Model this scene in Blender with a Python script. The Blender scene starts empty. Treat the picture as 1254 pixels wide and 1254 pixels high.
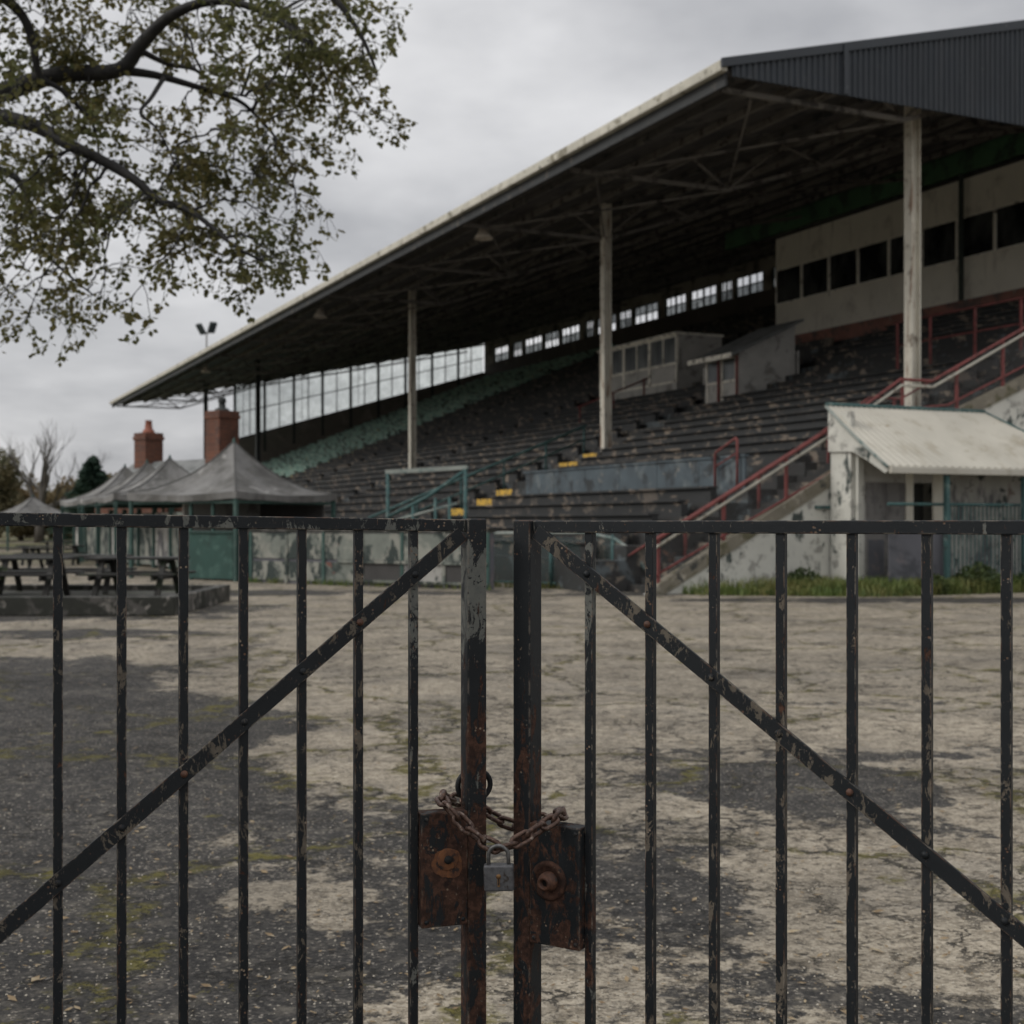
import bpy, bmesh, math, random
from mathutils import Vector, Matrix, Quaternion
R = math.radians
rnd = random.Random(11)
scene = bpy.context.scene
COL = scene.collection

# ------------------------------------------------------------------ layout
F = 1623.0          # focal length in photo pixels (1254 wide)
EYE = 1.6           # camera height
HOR = 640.0         # horizon row
def at(u, v, Y):    # photo pixel + distance -> world point
    return Vector(((u-627)/F*Y, Y, EYE-(v-HOR)/F*Y))
P0 = Vector((5.07, 30.7, 0))                 # near front corner of the stand roof
D1 = Vector((-0.4227, 0.9063, 0))            # along the stand, away
D2 = Vector((0.9063, 0.4227, 0))             # towards the back of the stand
UP = Vector((0, 0, 1))
def st(s, w, z=0.0):
    return P0 + D1*s + D2*w + UP*z
def s_of(u, w):
    r = (u-627)/F
    a = P0 + D2*w
    return (a.x - r*a.y)/(r*D1.y - D1.x)
TH, TR = 0.85, 0.34                          # terrace tread and rise
W0, NSTEP = -3.0, 43
def tier_z(w):
    k = max(0, min(NSTEP-1, int(math.floor((w-W0)/TH+1e-6))))
    return 0.72 + k*TR
def soffit(w): return 11.89 + 0.21*w
def rooftop(w): return 12.20 + 0.255*w

# ------------------------------------------------------------------ mesh helpers
class MB:
    def __init__(s): s.v = []; s.f = []; s.sm = []
    def add(s, vs, fs, smooth=False):
        o = len(s.v); s.v += [Vector(p) for p in vs]
        for f in fs: s.f.append([i+o for i in f]); s.sm.append(smooth)
        return s
    def frame(s, o, ex, ey, ez):
        """box: corner o and three edge vectors"""
        o = Vector(o); p = [o, o+ex, o+ex+ey, o+ey]; p += [q+ez for q in p]
        fs = [(3,2,1,0),(4,5,6,7),(0,1,5,4),(1,2,6,5),(2,3,7,6),(3,0,4,7)]
        if ex.cross(ey).dot(ez) < 0: fs = [tuple(reversed(f)) for f in fs]
        return s.add(p, fs)
    def box(s, x0, x1, y0, y1, z0, z1):
        return s.frame((x0,y0,z0), Vector((x1-x0,0,0)), Vector((0,y1-y0,0)), Vector((0,0,z1-z0)))
    def sbox(s, s0, s1, w0, w1, z0, z1):
        return s.frame(st(s0,w0,z0), D1*(s1-s0), D2*(w1-w0), UP*(z1-z0))
    def bar(s, a, b, wd, ht, up=UP, ext=0.0):
        """rectangular bar from a to b (centre line)"""
        a = Vector(a); b = Vector(b); d = (b-a).normalized()
        a = a-d*ext; b = b+d*ext
        side = d.cross(up)
        if side.length < 1e-4: side = d.cross(Vector((1,0,0)))
        side.normalize(); u2 = side.cross(d).normalized()
        return s.frame(a-side*wd/2-u2*ht/2, side*wd, b-a, u2*ht)
    def tube(s, pts, rad, n=8, caps=True, smooth=True, closed=False):
        pts = [Vector(p) for p in pts]; m = len(pts)
        if not hasattr(rad, '__len__'): rad = [rad]*m
        rings = []; prev = None
        for i, p in enumerate(pts):
            if closed: t = pts[(i+1) % m]-pts[i-1]
            else: t = pts[min(i+1,m-1)]-pts[max(i-1,0)]
            if t.length < 1e-9: t = Vector((0,0,1))
            t.normalize()
            if prev is None:
                a = Vector((0,0,1)) if abs(t.z) < 0.9 else Vector((1,0,0))
                x = t.cross(a).normalized()
            else:
                x = prev - t*prev.dot(t)
                if x.length < 1e-6: x = t.cross(Vector((0.3,0.5,0.8)))
                x.normalize()
            prev = x; y = t.cross(x)
            rings.append([p+(x*math.cos(2*math.pi*k/n)+y*math.sin(2*math.pi*k/n))*rad[i] for k in range(n)])
        vs = [q for r in rings for q in r]; fs = []
        for i in range(m if closed else m-1):
            j = (i+1) % m
            for k in range(n):
                l = (k+1) % n
                fs.append((i*n+k, i*n+l, j*n+l, j*n+k))
        s.add(vs, fs, smooth)
        if caps and not closed:
            o = len(s.v)-len(vs)
            s.f.append([o+k for k in reversed(range(n))]); s.sm.append(False)
            s.f.append([o+(m-1)*n+k for k in range(n)]); s.sm.append(False)
        return s
    def lathe(s, prof, origin, axis=UP, n=16, smooth=True):
        """prof: list of (radius, height along axis)"""
        origin = Vector(origin); axis = Vector(axis).normalized()
        a = Vector((0,0,1)) if abs(axis.z) < 0.9 else Vector((1,0,0))
        x = axis.cross(a).normalized(); y = axis.cross(x)
        vs = []
        for r, h in prof:
            r = max(r, 1e-5)
            for k in range(n):
                t = 2*math.pi*k/n
                vs.append(origin+axis*h+(x*math.cos(t)+y*math.sin(t))*r)
        fs = []
        for i in range(len(prof)-1):
            for k in range(n):
                l = (k+1) % n
                fs.append((i*n+k, i*n+l, (i+1)*n+l, (i+1)*n+k))
        return s.add(vs, fs, smooth)
    def prism(s, poly, ext):
        """poly: 3D outline, ext: extrusion vector"""
        n = len(poly); poly = [Vector(p) for p in poly]; ext = Vector(ext)
        nor = Vector((0,0,0))
        for i in range(n):
            a = poly[i]; b = poly[(i+1) % n]
            nor += a.cross(b)
        vs = poly+[p+ext for p in poly]
        fs = [list(reversed(range(n))), list(range(n, 2*n))]
        fs += [(i, (i+1) % n, n+(i+1) % n, n+i) for i in range(n)]
        if nor.dot(ext) < 0: fs = [list(reversed(f)) for f in fs]
        return s.add(vs, fs)
    def quad(s, a, b, c, d): return s.add([a,b,c,d], [(0,1,2,3)])
    def build(s, name, mat, parent=None, local=False, bevel=0, seg=2):
        me = bpy.data.meshes.new(name)
        off = Vector((0,0,0))
        if parent is not None and not local:
            p = parent
            while p is not None: off += p.location; p = p.parent
        me.from_pydata([tuple(q-off) for q in s.v], [], s.f)
        me.polygons.foreach_set('use_smooth', s.sm)
        if isinstance(mat, (list, tuple)):
            for m in mat: me.materials.append(m)
        else: me.materials.append(mat)
        me.update()
        o = bpy.data.objects.new(name, me); COL.objects.link(o)
        if parent is not None: o.parent = parent
        if bevel:
            b = o.modifiers.new('bevel', 'BEVEL'); b.width = bevel; b.segments = seg; b.limit_method = 'ANGLE'
            b.harden_normals = False
        return o
def tag(o, label=None, cat=None, group=None, kind=None):
    if label: o['label'] = label
    if cat: o['category'] = cat
    if group: o['group'] = group
    if kind: o['kind'] = kind
    return o
def empty(name, loc, label, cat, group=None, rot=None):
    o = bpy.data.objects.new(name, None); COL.objects.link(o)
    o.location = Vector(loc); o.empty_display_size = 0.2
    if rot: o.rotation_euler = rot
    return tag(o, label, cat, group)

# ------------------------------------------------------------------ node helpers
class NT:
    def __init__(s, nt): s.t = nt; s.n = nt.nodes; s.l = nt.links; s._p = None
    def put(s, sock, v):
        if v is None: return
        if hasattr(v, 'links'): s.l.new(v, sock)
        elif isinstance(v, (tuple, list)) and len(v) == 3 and sock.type == 'RGBA': sock.default_value = (*v, 1)
        else: sock.default_value = v
    def pos(s):
        if s._p is None: s._p = s.n.new('ShaderNodeNewGeometry')
        return s._p.outputs['Position']
    def nor(s):
        s.pos(); return s._p.outputs['Normal']
    def xyz(s, v):
        n = s.n.new('ShaderNodeSeparateXYZ'); s.put(n.inputs[0], v); return n.outputs
    def comb(s, x, y, z):
        n = s.n.new('ShaderNodeCombineXYZ')
        for i, q in enumerate((x, y, z)): s.put(n.inputs[i], q)
        return n.outputs[0]
    def m(s, op, a, b=None, c=None, clamp=False):
        n = s.n.new('ShaderNodeMath'); n.operation = op; n.use_clamp = clamp
        for i, q in enumerate((a, b, c)):
            if q is not None: s.put(n.inputs[i], q)
        return n.outputs[0]
    def vm(s, op, a, b=None, scale=None):
        n = s.n.new('ShaderNodeVectorMath'); n.operation = op
        s.put(n.inputs[0], a)
        if b is not None: s.put(n.inputs[1], b)
        if scale is not None: s.put(n.inputs['Scale'], scale)
        return n.outputs[0] if op not in ('LENGTH','DOT_PRODUCT','DISTANCE') else n.outputs['Value']
    def sc(s, v, k): return s.vm('MULTIPLY', v, k)
    def noise(s, v=None, scale=1.0, det=4.0, rough=0.55, dist=0.0, off=None, color=False):
        n = s.n.new('ShaderNodeTexNoise')
        v = v if v is not None else s.pos()
        if off is not None: v = s.vm('ADD', v, (off, off*1.7, off*0.6))
        s.put(n.inputs['Vector'], v)
        n.inputs['Scale'].default_value = scale; n.inputs['Detail'].default_value = det
        n.inputs['Roughness'].default_value = rough; n.inputs['Distortion'].default_value = dist
        return n.outputs['Color'] if color else n.outputs['Fac']
    def voro(s, v=None, scale=1.0, feature='F1', rand=1.0, out='Distance'):
        n = s.n.new('ShaderNodeTexVoronoi'); n.feature = feature
        s.put(n.inputs['Vector'], v if v is not None else s.pos())
        n.inputs['Scale'].default_value = scale; n.inputs['Randomness'].default_value = rand
        return n.outputs[out]
    def step(s, x, a, b):
        """smoothstep-like 0..1 between a and b (a may exceed b)"""
        n = s.n.new('ShaderNodeMapRange'); n.interpolation_type = 'SMOOTHSTEP'
        s.put(n.inputs['Value'], x)
        n.inputs['From Min'].default_value = min(a, b); n.inputs['From Max'].default_value = max(a, b)
        n.inputs['To Min'].default_value = 0 if a < b else 1; n.inputs['To Max'].default_value = 1 if a < b else 0
        return n.outputs['Result']
    def mix(s, a, b, f, mode='MIX'):
        n = s.n.new('ShaderNodeMix'); n.data_type = 'RGBA'; n.blend_type = mode
        s.put(n.inputs['Factor'], f); s.put(n.inputs['A'], None)
        s.put(n.inputs[6], a); s.put(n.inputs[7], b)
        return n.outputs[2]
    def mul(s, col, f):
        """scale a colour by a scalar"""
        n = s.n.new('ShaderNodeVectorMath'); n.operation = 'SCALE'
        s.put(n.inputs[0], col); s.put(n.inputs['Scale'], f)
        return n.outputs[0]
    def rgb(s, c):
        n = s.n.new('ShaderNodeRGB'); n.outputs[0].default_value = (*c, 1); return n.outputs[0]
    def bump(s, h, strength=0.3, dist=0.01):
        n = s.n.new('ShaderNodeBump'); n.inputs['Strength'].default_value = strength
        n.inputs['Distance'].default_value = dist; s.put(n.inputs['Height'], h)
        return n.outputs['Normal']
def newmat(name):
    m = bpy.data.materials.new(name); m.use_nodes = True
    return m, NT(m.node_tree), m.node_tree.nodes['Principled BSDF']
def finish(t, b, col, rough=0.7, metal=0.0, normal=None, spec=None):
    t.put(b.inputs['Base Color'], col); t.put(b.inputs['Roughness'], rough); t.put(b.inputs['Metallic'], metal)
    if normal is not None: t.put(b.inputs['Normal'], normal)
    if spec is not None: b.inputs['Specular IOR Level'].default_value = spec
def worn(name, base, patches=(), var=0.35, vs=1.5, rough=0.75, metal=0.0, bump=0.25, bd=0.01, bs=30, streak=None, top=None):
    """base colour + list of (colour, noise scale, threshold, softness[, vector scale]) patches of wear"""
    m, t, b = newmat(name)
    col = t.rgb(base)
    lo = t.noise(scale=vs, det=5, off=3.3)
    col = t.mul(col, t.m('ADD', t.m('MULTIPLY', t.m('SUBTRACT', lo, 0.5), 2.6*var), 1.0))
    h = t.noise(scale=bs, det=4)
    for i, p in enumerate(patches):
        c, sc, th, soft = p[:4]
        v = t.sc(t.pos(), p[4]) if len(p) > 4 else t.pos()
        n = t.noise(v, scale=sc, det=7, rough=0.62, off=7.1*(i+1), dist=0.3)
        f = t.step(n, th-soft, th+soft)
        c2 = t.mul(t.rgb(c), t.m('ADD', t.m('MULTIPLY', t.noise(scale=sc*4, off=2.0*i), 0.8), 0.6))
        col = t.mix(col, c2, f)
        h = t.m('SUBTRACT', h, t.m('MULTIPLY', f, 0.6))
    if streak:
        c, sc, th, soft = streak
        n = t.noise(t.sc(t.pos(), (1,1,0.12)), scale=sc, det=5, off=21)
        col = t.mix(col, t.rgb(c), t.m('MULTIPLY', t.step(n, th-soft, th+soft), 0.8))
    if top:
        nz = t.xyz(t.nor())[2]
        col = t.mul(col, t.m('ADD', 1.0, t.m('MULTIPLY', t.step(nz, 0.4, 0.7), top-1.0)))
    finish(t, b, col, rough, metal, t.bump(h, bump, bd))
    return m
# ------------------------------------------------------------------ materials
def gate_paint(name, primer_z=None, rust=0.5, rust_z=None, chips=0.62, seed=0.0, pc=((0.075,0.082,0.077),(0.165,0.162,0.142))):
    """near black blue paint, chipped to grey primer, specks of tan rust, rust sheets low down"""
    m, t, b = newmat(name)
    p = t.vm('ADD', t.pos(), (seed, seed*1.3, seed*0.7))
    z = t.xyz(t.pos())[2]
    pz = t.sc(p, (1, 1, 0.45))
    base = t.mix(t.rgb((0.0075,0.0092,0.0108)), t.rgb((0.018,0.0205,0.0225)), t.noise(p, scale=14, det=6))
    fine = t.noise(p, scale=420, det=3, rough=0.6)
    # primer
    n1 = t.noise(pz, scale=26, det=10, rough=0.74, dist=0.5)
    th = chips
    if primer_z:
        zz = t.step(z, primer_z[0], primer_z[1])
        zz = t.m('MULTIPLY', zz, t.step(t.m('ADD', z, t.m('MULTIPLY', t.noise(p, scale=40, off=3), 0.05)), 1.595, 1.57))
        n1 = t.m('ADD', n1, t.m('MULTIPLY', zz, primer_z[2]))
    f1 = t.step(n1, th, th+0.018)
    prim = t.mix(t.rgb(pc[0]), t.rgb(pc[1]), t.noise(p, scale=60, det=5))
    # pits in the primer
    pit = t.step(t.noise(p, scale=120, det=4, off=4.0), 0.60, 0.64)
    f1 = t.m('MULTIPLY', f1, t.m('SUBTRACT', 1.0, pit))
    # tan / rust specks
    sp = t.voro(p, scale=95, out='Distance')
    spk = t.m('MULTIPLY', t.step(sp, 0.26, 0.18), t.step(t.noise(p, scale=17, det=5, off=9), 0.55, 0.64))
    spc = t.mix(t.rgb((0.24,0.19,0.14)), t.rgb((0.13,0.075,0.05)), t.step(t.noise(p, scale=45, off=2), 0.42, 0.58))
    # rust
    n2 = t.noise(pz, scale=27, det=11, rough=0.72, dist=0.6, off=13)
    if rust_z:
        n2 = t.m('ADD', n2, t.m('MULTIPLY', t.step(z, rust_z[0], rust_z[1]), rust_z[2]))
    f2 = t.step(n2, 1.0-rust*0.7, 1.0-rust*0.7+0.03)
    rc = t.mix(t.rgb((0.034,0.018,0.013)), t.rgb((0.088,0.044,0.029)), t.step(t.noise(p, scale=70, det=7, rough=0.7, off=5), 0.38, 0.68))
    rc = t.mix(rc, t.rgb((0.02,0.012,0.010)), t.step(t.noise(p, scale=33, det=6, off=8), 0.52, 0.7))
    col = t.mix(base, prim, f1)
    col = t.mix(col, rc, f2)
    col = t.mix(col, spc, t.m('MULTIPLY', spk, 0.85))
    # small nicks and scratches
    nk = t.noise(t.sc(p, (1.0,1.0,0.6)), scale=170, det=5, rough=0.7, off=12)
    nick = t.m('MULTIPLY', t.step(nk, 0.645, 0.67), t.step(t.noise(p, scale=11, det=4, off=6), 0.42, 0.56))
    sk = t.noise(t.sc(p, (1.0,1.0,0.16)), scale=240, det=3, rough=0.6, off=19)
    nick = t.m('MAXIMUM', nick, t.m('MULTIPLY', t.step(sk, 0.69, 0.71), 0.7))
    col = t.mix(col, t.mix(t.rgb((0.17,0.15,0.125)), t.rgb((0.10,0.055,0.035)), t.step(t.noise(p, scale=38, off=2.5), 0.45, 0.55)), nick)
    # edges rubbed down to metal
    bv = t.n.new('ShaderNodeBevel'); bv.samples = 4; bv.inputs['Radius'].default_value = 0.0035
    dt = t.vm('DOT_PRODUCT', bv.outputs[0], t.nor())
    edge = t.m('MULTIPLY', t.step(dt, 0.992, 0.94), t.step(t.noise(p, scale=34, det=7, rough=0.7, off=16), 0.47, 0.56))
    col = t.mix(col, t.mix(t.rgb((0.27,0.235,0.19)), t.rgb((0.15,0.085,0.055)), t.step(t.noise(p, scale=23, off=3), 0.42, 0.6)), t.m('MULTIPLY', edge, 0.85))
    f12 = t.m('MAXIMUM', t.m('MAXIMUM', t.m('MAXIMUM', f1, f2), spk), t.m('MAXIMUM', nick, edge))
    h = t.m('ADD', t.m('MULTIPLY', t.m('SUBTRACT', 1.0, f12), 1.0), t.m('MULTIPLY', fine, 0.35))
    h = t.m('ADD', h, t.m('MULTIPLY', t.noise(p, scale=60, det=4), 0.5))
    rough = t.m('ADD', 0.52, t.m('MULTIPLY', f12, 0.33))
    finish(t, b, col, rough, 0.0, t.bump(h, 0.6, 0.0014), spec=0.22)
    return m
M = {}
M['gate'] = gate_paint('chipped_black_paint', rust=0.48, chips=0.615)
M['gate_bar'] = gate_paint('chipped_black_bar_paint', rust=0.54, chips=0.568, seed=3.1, pc=((0.062,0.052,0.042),(0.155,0.132,0.102)))
M['gate_brace'] = gate_paint('brace_paint', rust=0.53, chips=0.55, seed=1.7, pc=((0.062,0.052,0.042),(0.155,0.135,0.105)))
M['gate_pale'] = gate_paint('pale_scraped_paint', primer_z=(1.25,1.45,0.14), rust=0.5, rust_z=(1.05,0.8,0.10), chips=0.60, seed=4.4)
M['gate_stile'] = gate_paint('scraped_stile_paint', primer_z=(1.28,1.42,0.155), rust=0.55, rust_z=(1.42,1.05,0.145), chips=0.605, seed=6.2)
M['gate_stile_dark'] = gate_paint('dark_stile_paint', rust=0.52, rust_z=(1.42,1.10,0.14), chips=0.64, seed=9.3)
M['gate_rail_left'] = gate_paint('peeling_rail_paint', rust=0.42, chips=0.545, seed=8.8)
M['lock_rust'] = gate_paint('rusted_lock_steel', rust=0.79, chips=0.68, seed=2.2)
M['lock_dark'] = gate_paint('half_rusted_lock_steel', rust=0.70, chips=0.66, seed=5.5)
M['collar'] = gate_paint('collar_paint', rust=0.42, chips=0.72, seed=7.7)

def rust_mat(name, a, b2, c, sc=90, metal=0.35, rough=0.6, bstr=0.5):
    m, t, b = newmat(name)
    n = t.noise(scale=sc, det=7, rough=0.65)
    col = t.mix(t.rgb(a), t.rgb(b2), t.step(n, 0.35, 0.65))
    col = t.mix(col, t.rgb(c), t.step(t.noise(scale=sc*0.6, det=6, off=5), 0.58, 0.66))
    finish(t, b, col, rough, metal, t.bump(t.noise(scale=sc*4, det=4), bstr, 0.001))
    return m
M['chain'] = rust_mat('rusty_chain_steel', (0.045,0.026,0.020), (0.12,0.070,0.050), (0.22,0.17,0.14), 130, 0.45, 0.48)
M['orange_rust'] = rust_mat('orange_rust', (0.16,0.062,0.022), (0.085,0.034,0.016), (0.022,0.013,0.010), 75, 0.0, 0.85)
M['brown_rust'] = rust_mat('brown_rust', (0.06,0.028,0.018), (0.13,0.06,0.035), (0.05,0.04,0.036), 80, 0.2, 0.6)
M['steel'] = rust_mat('dull_padlock_steel', (0.085,0.085,0.09), (0.135,0.135,0.14), (0.055,0.045,0.04), 90, 0.5, 0.55, 0.4)
M['shackle'] = rust_mat('worn_shackle_steel', (0.10,0.10,0.10), (0.17,0.165,0.16), (0.06,0.045,0.04), 110, 0.7, 0.45, 0.2)
M['brass'] = rust_mat('tarnished_brass', (0.22,0.12,0.04), (0.12,0.06,0.03), (0.05,0.03,0.02), 200, 0.3, 0.6)
M['hole'] = worn('keyhole_dark', (0.004,0.004,0.004), var=0.1)

# --- yard
def ground_mat():
    m, t, b = newmat('cracked_asphalt_yard')
    p = t.pos(); x, y, z = t.xyz(p)
    warp = t.vm('SCALE', t.vm('SUBTRACT', t.noise(p, scale=0.9, det=4, color=True), (0.5,0.5,0.5)), scale=1.1)
    q = t.vm('ADD', p, warp)
    big = t.noise(q, scale=0.42, det=9, rough=0.63)
    big2 = t.noise(p, scale=2.3, det=7, rough=0.62, off=5)
    v = t.m('ADD', big, t.m('MULTIPLY', t.m('SUBTRACT', big2, 0.5), 0.42))
    # the worn, pale area spreads over the middle and the right of the yard
    qx, qy, qz = t.xyz(q)
    mask = t.m('MULTIPLY', t.step(t.m('ADD', qx, t.m('MULTIPLY', qy, 0.16)), -1.3, 1.6), 0.165)
    mask = t.m('ADD', mask, t.m('MULTIPLY', t.step(qy, 7.5, 14.5), 0.26))
    v = t.m('ADD', v, t.m('SUBTRACT', mask, 0.125))
    v = t.m('ADD', v, t.m('MULTIPLY', t.m('SUBTRACT', t.noise(p, scale=13, det=7, rough=0.75, off=23), 0.5), 0.50))
    def blob(cx, cy, rx, ry, amt):
        dx = t.m('DIVIDE', t.m('SUBTRACT', qx, cx), rx); dy = t.m('DIVIDE', t.m('SUBTRACT', qy, cy), ry)
        d = t.m('ADD', t.m('MULTIPLY', dx, dx), t.m('MULTIPLY', dy, dy))
        return t.m('MULTIPLY', t.step(d, 1.3, 0.35), amt)
    for bl in ((1.8,8.1,1.0,0.8,-0.30),(0.75,6.2,0.6,0.9,-0.13),(-0.95,5.45,0.40,0.55,0.17),(-1.1,8.8,1.0,1.6,0.12),
               (1.75,5.6,0.85,1.3,0.17),(3.6,8.0,1.3,1.6,0.12),(2.0,10.3,3.0,0.8,0.10),(2.0,4.45,0.9,0.35,-0.14),(3.4,9.2,1.2,0.5,-0.14),(0.3,14.5,2.2,0.9,-0.12),(-3.4,8.6,1.9,4.0,-0.25),(-1.6,4.6,1.2,1.0,-0.12),(-7.5,13.5,4.5,3.2,-0.30),
               (0.4,30.2,13.0,1.5,-0.34),(-8.0,24.0,5.0,3.0,-0.16),(9.0,27.3,8.0,1.2,-0.40),(-7.0,19.0,3.5,1.0,-0.18),(2.5,12.0,1.6,0.5,-0.16)):
        v = t.m('ADD', v, blob(*bl))
    worn_f = t.step(v, 0.470, 0.525)
    # aggregate
    vor = t.voro(p, scale=75, out='Color'); vb = t.xyz(vor)[0]
    grit = t.noise(p, scale=55, det=6, rough=0.7)
    fleck = t.m('MULTIPLY', t.step(vb, 0.86, 0.9), t.step(grit, 0.45, 0.6))
    dark = t.mix(t.rgb((0.022,0.021,0.020)), t.rgb((0.082,0.075,0.066)), t.step(t.m('ADD', grit, t.m('MULTIPLY', t.m('SUBTRACT', vb, 0.5), 0.45)), 0.30, 0.85))
    dark = t.mix(dark, t.rgb((0.23,0.205,0.165)), t.m('MULTIPLY', t.step(t.noise(p, scale=7, det=8, rough=0.7, off=3), 0.50, 0.68), 0.45))
    pale = t.mix(t.rgb((0.20,0.170,0.127)), t.rgb((0.46,0.402,0.312)), t.step(t.m('ADD', t.noise(p, scale=9, det=8, rough=0.72, off=8), t.m('MULTIPLY', t.m('SUBTRACT', vb, 0.5), 0.25)), 0.30, 0.70))
    gm_ = t.step(t.m('ADD', t.noise(q, scale=0.75, det=7, rough=0.68, off=51), t.m('MULTIPLY', t.m('SUBTRACT', grit, 0.5), 0.18)), 0.50, 0.60)
    pale = t.mix(pale, t.mix(t.rgb((0.105,0.100,0.092)), t.rgb((0.20,0.188,0.168)), t.noise(p, scale=16, det=7, rough=0.72, off=52)), t.m('MULTIPLY', gm_, 0.30))
    pits = t.step(t.noise(t.sc(p, (1, 1, 1)), scale=24, det=6, rough=0.7, off=17), 0.57, 0.66)
    pale = t.mix(pale, t.rgb((0.105,0.095,0.080)), t.m('MULTIPLY', pits, 0.72))
    col = t.mix(dark, pale, worn_f)
    col = t.mix(col, t.rgb((0.40,0.36,0.30)), t.m('MULTIPLY', fleck, 0.75))
    # cracks, some of them mossy
    qc = t.vm('ADD', p, t.vm('SCALE', t.vm('SUBTRACT', t.noise(p, scale=1.7, det=6, rough=0.65, color=True), (0.5,0.5,0.5)), scale=0.9))
    ed = t.voro(qc, scale=0.42, feature='DISTANCE_TO_EDGE')
    ed2 = t.voro(qc, scale=1.5, feature='DISTANCE_TO_EDGE')
    crack = t.m('MAXIMUM', t.step(ed, 0.011, 0.003), t.m('MULTIPLY', t.step(ed2, 0.02, 0.004), t.step(t.noise(p, scale=0.8, off=6), 0.50, 0.58)))
    ed3 = t.voro(t.vm('ADD', p, t.vm('SCALE', t.vm('SUBTRACT', t.noise(p, scale=5.0, det=5, rough=0.7, color=True), (0.5,0.5,0.5)), scale=0.35)), scale=3.6, feature='DISTANCE_TO_EDGE')
    crack = t.m('MAXIMUM', crack, t.m('MULTIPLY', t.m('MULTIPLY', t.step(ed3, 0.05, 0.01), t.step(t.noise(p, scale=1.9, det=5, rough=0.7, off=41), 0.49, 0.57)), 0.75))
    col = t.mix(col, t.rgb((0.026,0.023,0.018)), t.m('MULTIPLY', crack, 0.9))
    mossn = t.noise(p, scale=6, det=7, rough=0.75, off=11)
    moss = t.m('MULTIPLY', t.step(ed, 0.045, 0.006), t.step(mossn, 0.47, 0.57))
    moss = t.m('MULTIPLY', moss, t.step(t.noise(p, scale=0.33, off=15), 0.36, 0.48))
    moss = t.m('MAXIMUM', moss, t.m('MULTIPLY', t.m('MULTIPLY', t.step(mossn, 0.60, 0.66), t.step(v, 0.56, 0.48)), t.step(t.noise(p, scale=0.6, off=9), 0.52, 0.60)))
    mc = t.mix(t.rgb((0.20,0.165,0.026)), t.rgb((0.085,0.085,0.022)), t.noise(p, scale=30))
    col = t.mix(col, mc, t.m('MULTIPLY', moss, 0.85))
    # damp, darker stains
    st_ = t.noise(p, scale=1.1, det=6, off=31)
    col = t.mul(col, t.m('ADD', 0.72, t.m('MULTIPLY', t.step(st_, 0.32, 0.62), 0.34)))
    # grass beyond the yard
    gr = t.m('MULTIPLY', t.step(y, 47, 60), t.step(t.noise(p, scale=0.12, det=6, off=2), 0.40, 0.52))
    gcol = t.mix(t.rgb((0.085,0.10,0.030)), t.rgb((0.14,0.12,0.055)), t.noise(p, scale=0.6, det=5))
    col = t.mix(col, gcol, gr)
    h = t.m('ADD', t.m('MULTIPLY', grit, 0.8), t.m('MULTIPLY', vb, 0.7))
    h = t.m('SUBTRACT', h, t.m('MULTIPLY', crack, 1.6))
    h = t.m('ADD', h, t.m('MULTIPLY', worn_f, 0.25))
    h = t.m('SUBTRACT', h, t.m('MULTIPLY', t.m('MULTIPLY', pits, worn_f), 0.8))
    finish(t, b, col, 0.82, 0.0, t.bump(h, 0.95, 0.018), spec=0.3)
    return m
M['ground'] = ground_mat()

# --- the stand
M['soffit'] = worn('sooty_roof_boards', (0.072,0.067,0.062), [((0.14,0.13,0.115),0.9,0.60,0.08),((0.02,0.021,0.022),2.1,0.57,0.06)], var=0.5, vs=0.7)
M['truss'] = worn('sooty_roof_steel', (0.15,0.138,0.122), [((0.04,0.035,0.03),2.0,0.56,0.05)], var=0.4)
M['fascia'] = worn('weathered_cream_gutter', (0.50,0.475,0.40), [((0.20,0.18,0.13),1.6,0.60,0.06),((0.08,0.075,0.06),4.0,0.66,0.04)], var=0.3, streak=((0.20,0.175,0.13),3.0,0.66,0.08))
M['fascia_dark'] = worn('dark_fascia_board', (0.035,0.037,0.038), [((0.10,0.09,0.075),3.0,0.62,0.05)], var=0.4)
M['navy'] = worn('navy_corrugated_steel', (0.009,0.014,0.020), [((0.026,0.030,0.034),3.0,0.66,0.05)], var=0.35, vs=0.8, rough=0.55, streak=((0.018,0.022,0.027),5.0,0.56,0.07))
M['navy_cap'] = worn('navy_barge_flashing', (0.013,0.018,0.024), [((0.12,0.12,0.12),5.0,0.68,0.03)], var=0.3, rough=0.5)
M['roof_top'] = worn('dark_roof_sheet', (0.05,0.055,0.06), var=0.3)
M['column'] = worn('rust_streaked_cream_column', (0.55,0.52,0.44), [((0.22,0.19,0.15),2.2,0.62,0.07),((0.16,0.075,0.04),5.0,0.665,0.03)], var=0.25, streak=((0.20,0.115,0.07),7.0,0.60,0.05))
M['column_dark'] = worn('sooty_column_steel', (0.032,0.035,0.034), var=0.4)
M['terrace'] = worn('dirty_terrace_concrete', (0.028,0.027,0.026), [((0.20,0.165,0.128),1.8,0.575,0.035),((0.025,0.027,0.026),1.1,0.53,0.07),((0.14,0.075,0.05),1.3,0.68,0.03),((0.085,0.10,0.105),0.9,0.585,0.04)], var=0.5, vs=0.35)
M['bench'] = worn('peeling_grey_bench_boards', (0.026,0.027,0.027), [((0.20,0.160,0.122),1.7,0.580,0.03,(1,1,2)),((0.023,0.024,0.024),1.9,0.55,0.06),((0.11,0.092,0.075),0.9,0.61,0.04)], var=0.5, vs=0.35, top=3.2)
M['bench_green'] = worn('peeling_green_bench_boards', (0.27,0.43,0.36), [((0.48,0.56,0.48),2.4,0.57,0.05),((0.025,0.030,0.028),1.4,0.555,0.04),((0.42,0.33,0.08),1.6,0.66,0.03)], var=0.5, vs=0.5, top=1.8)
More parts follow.
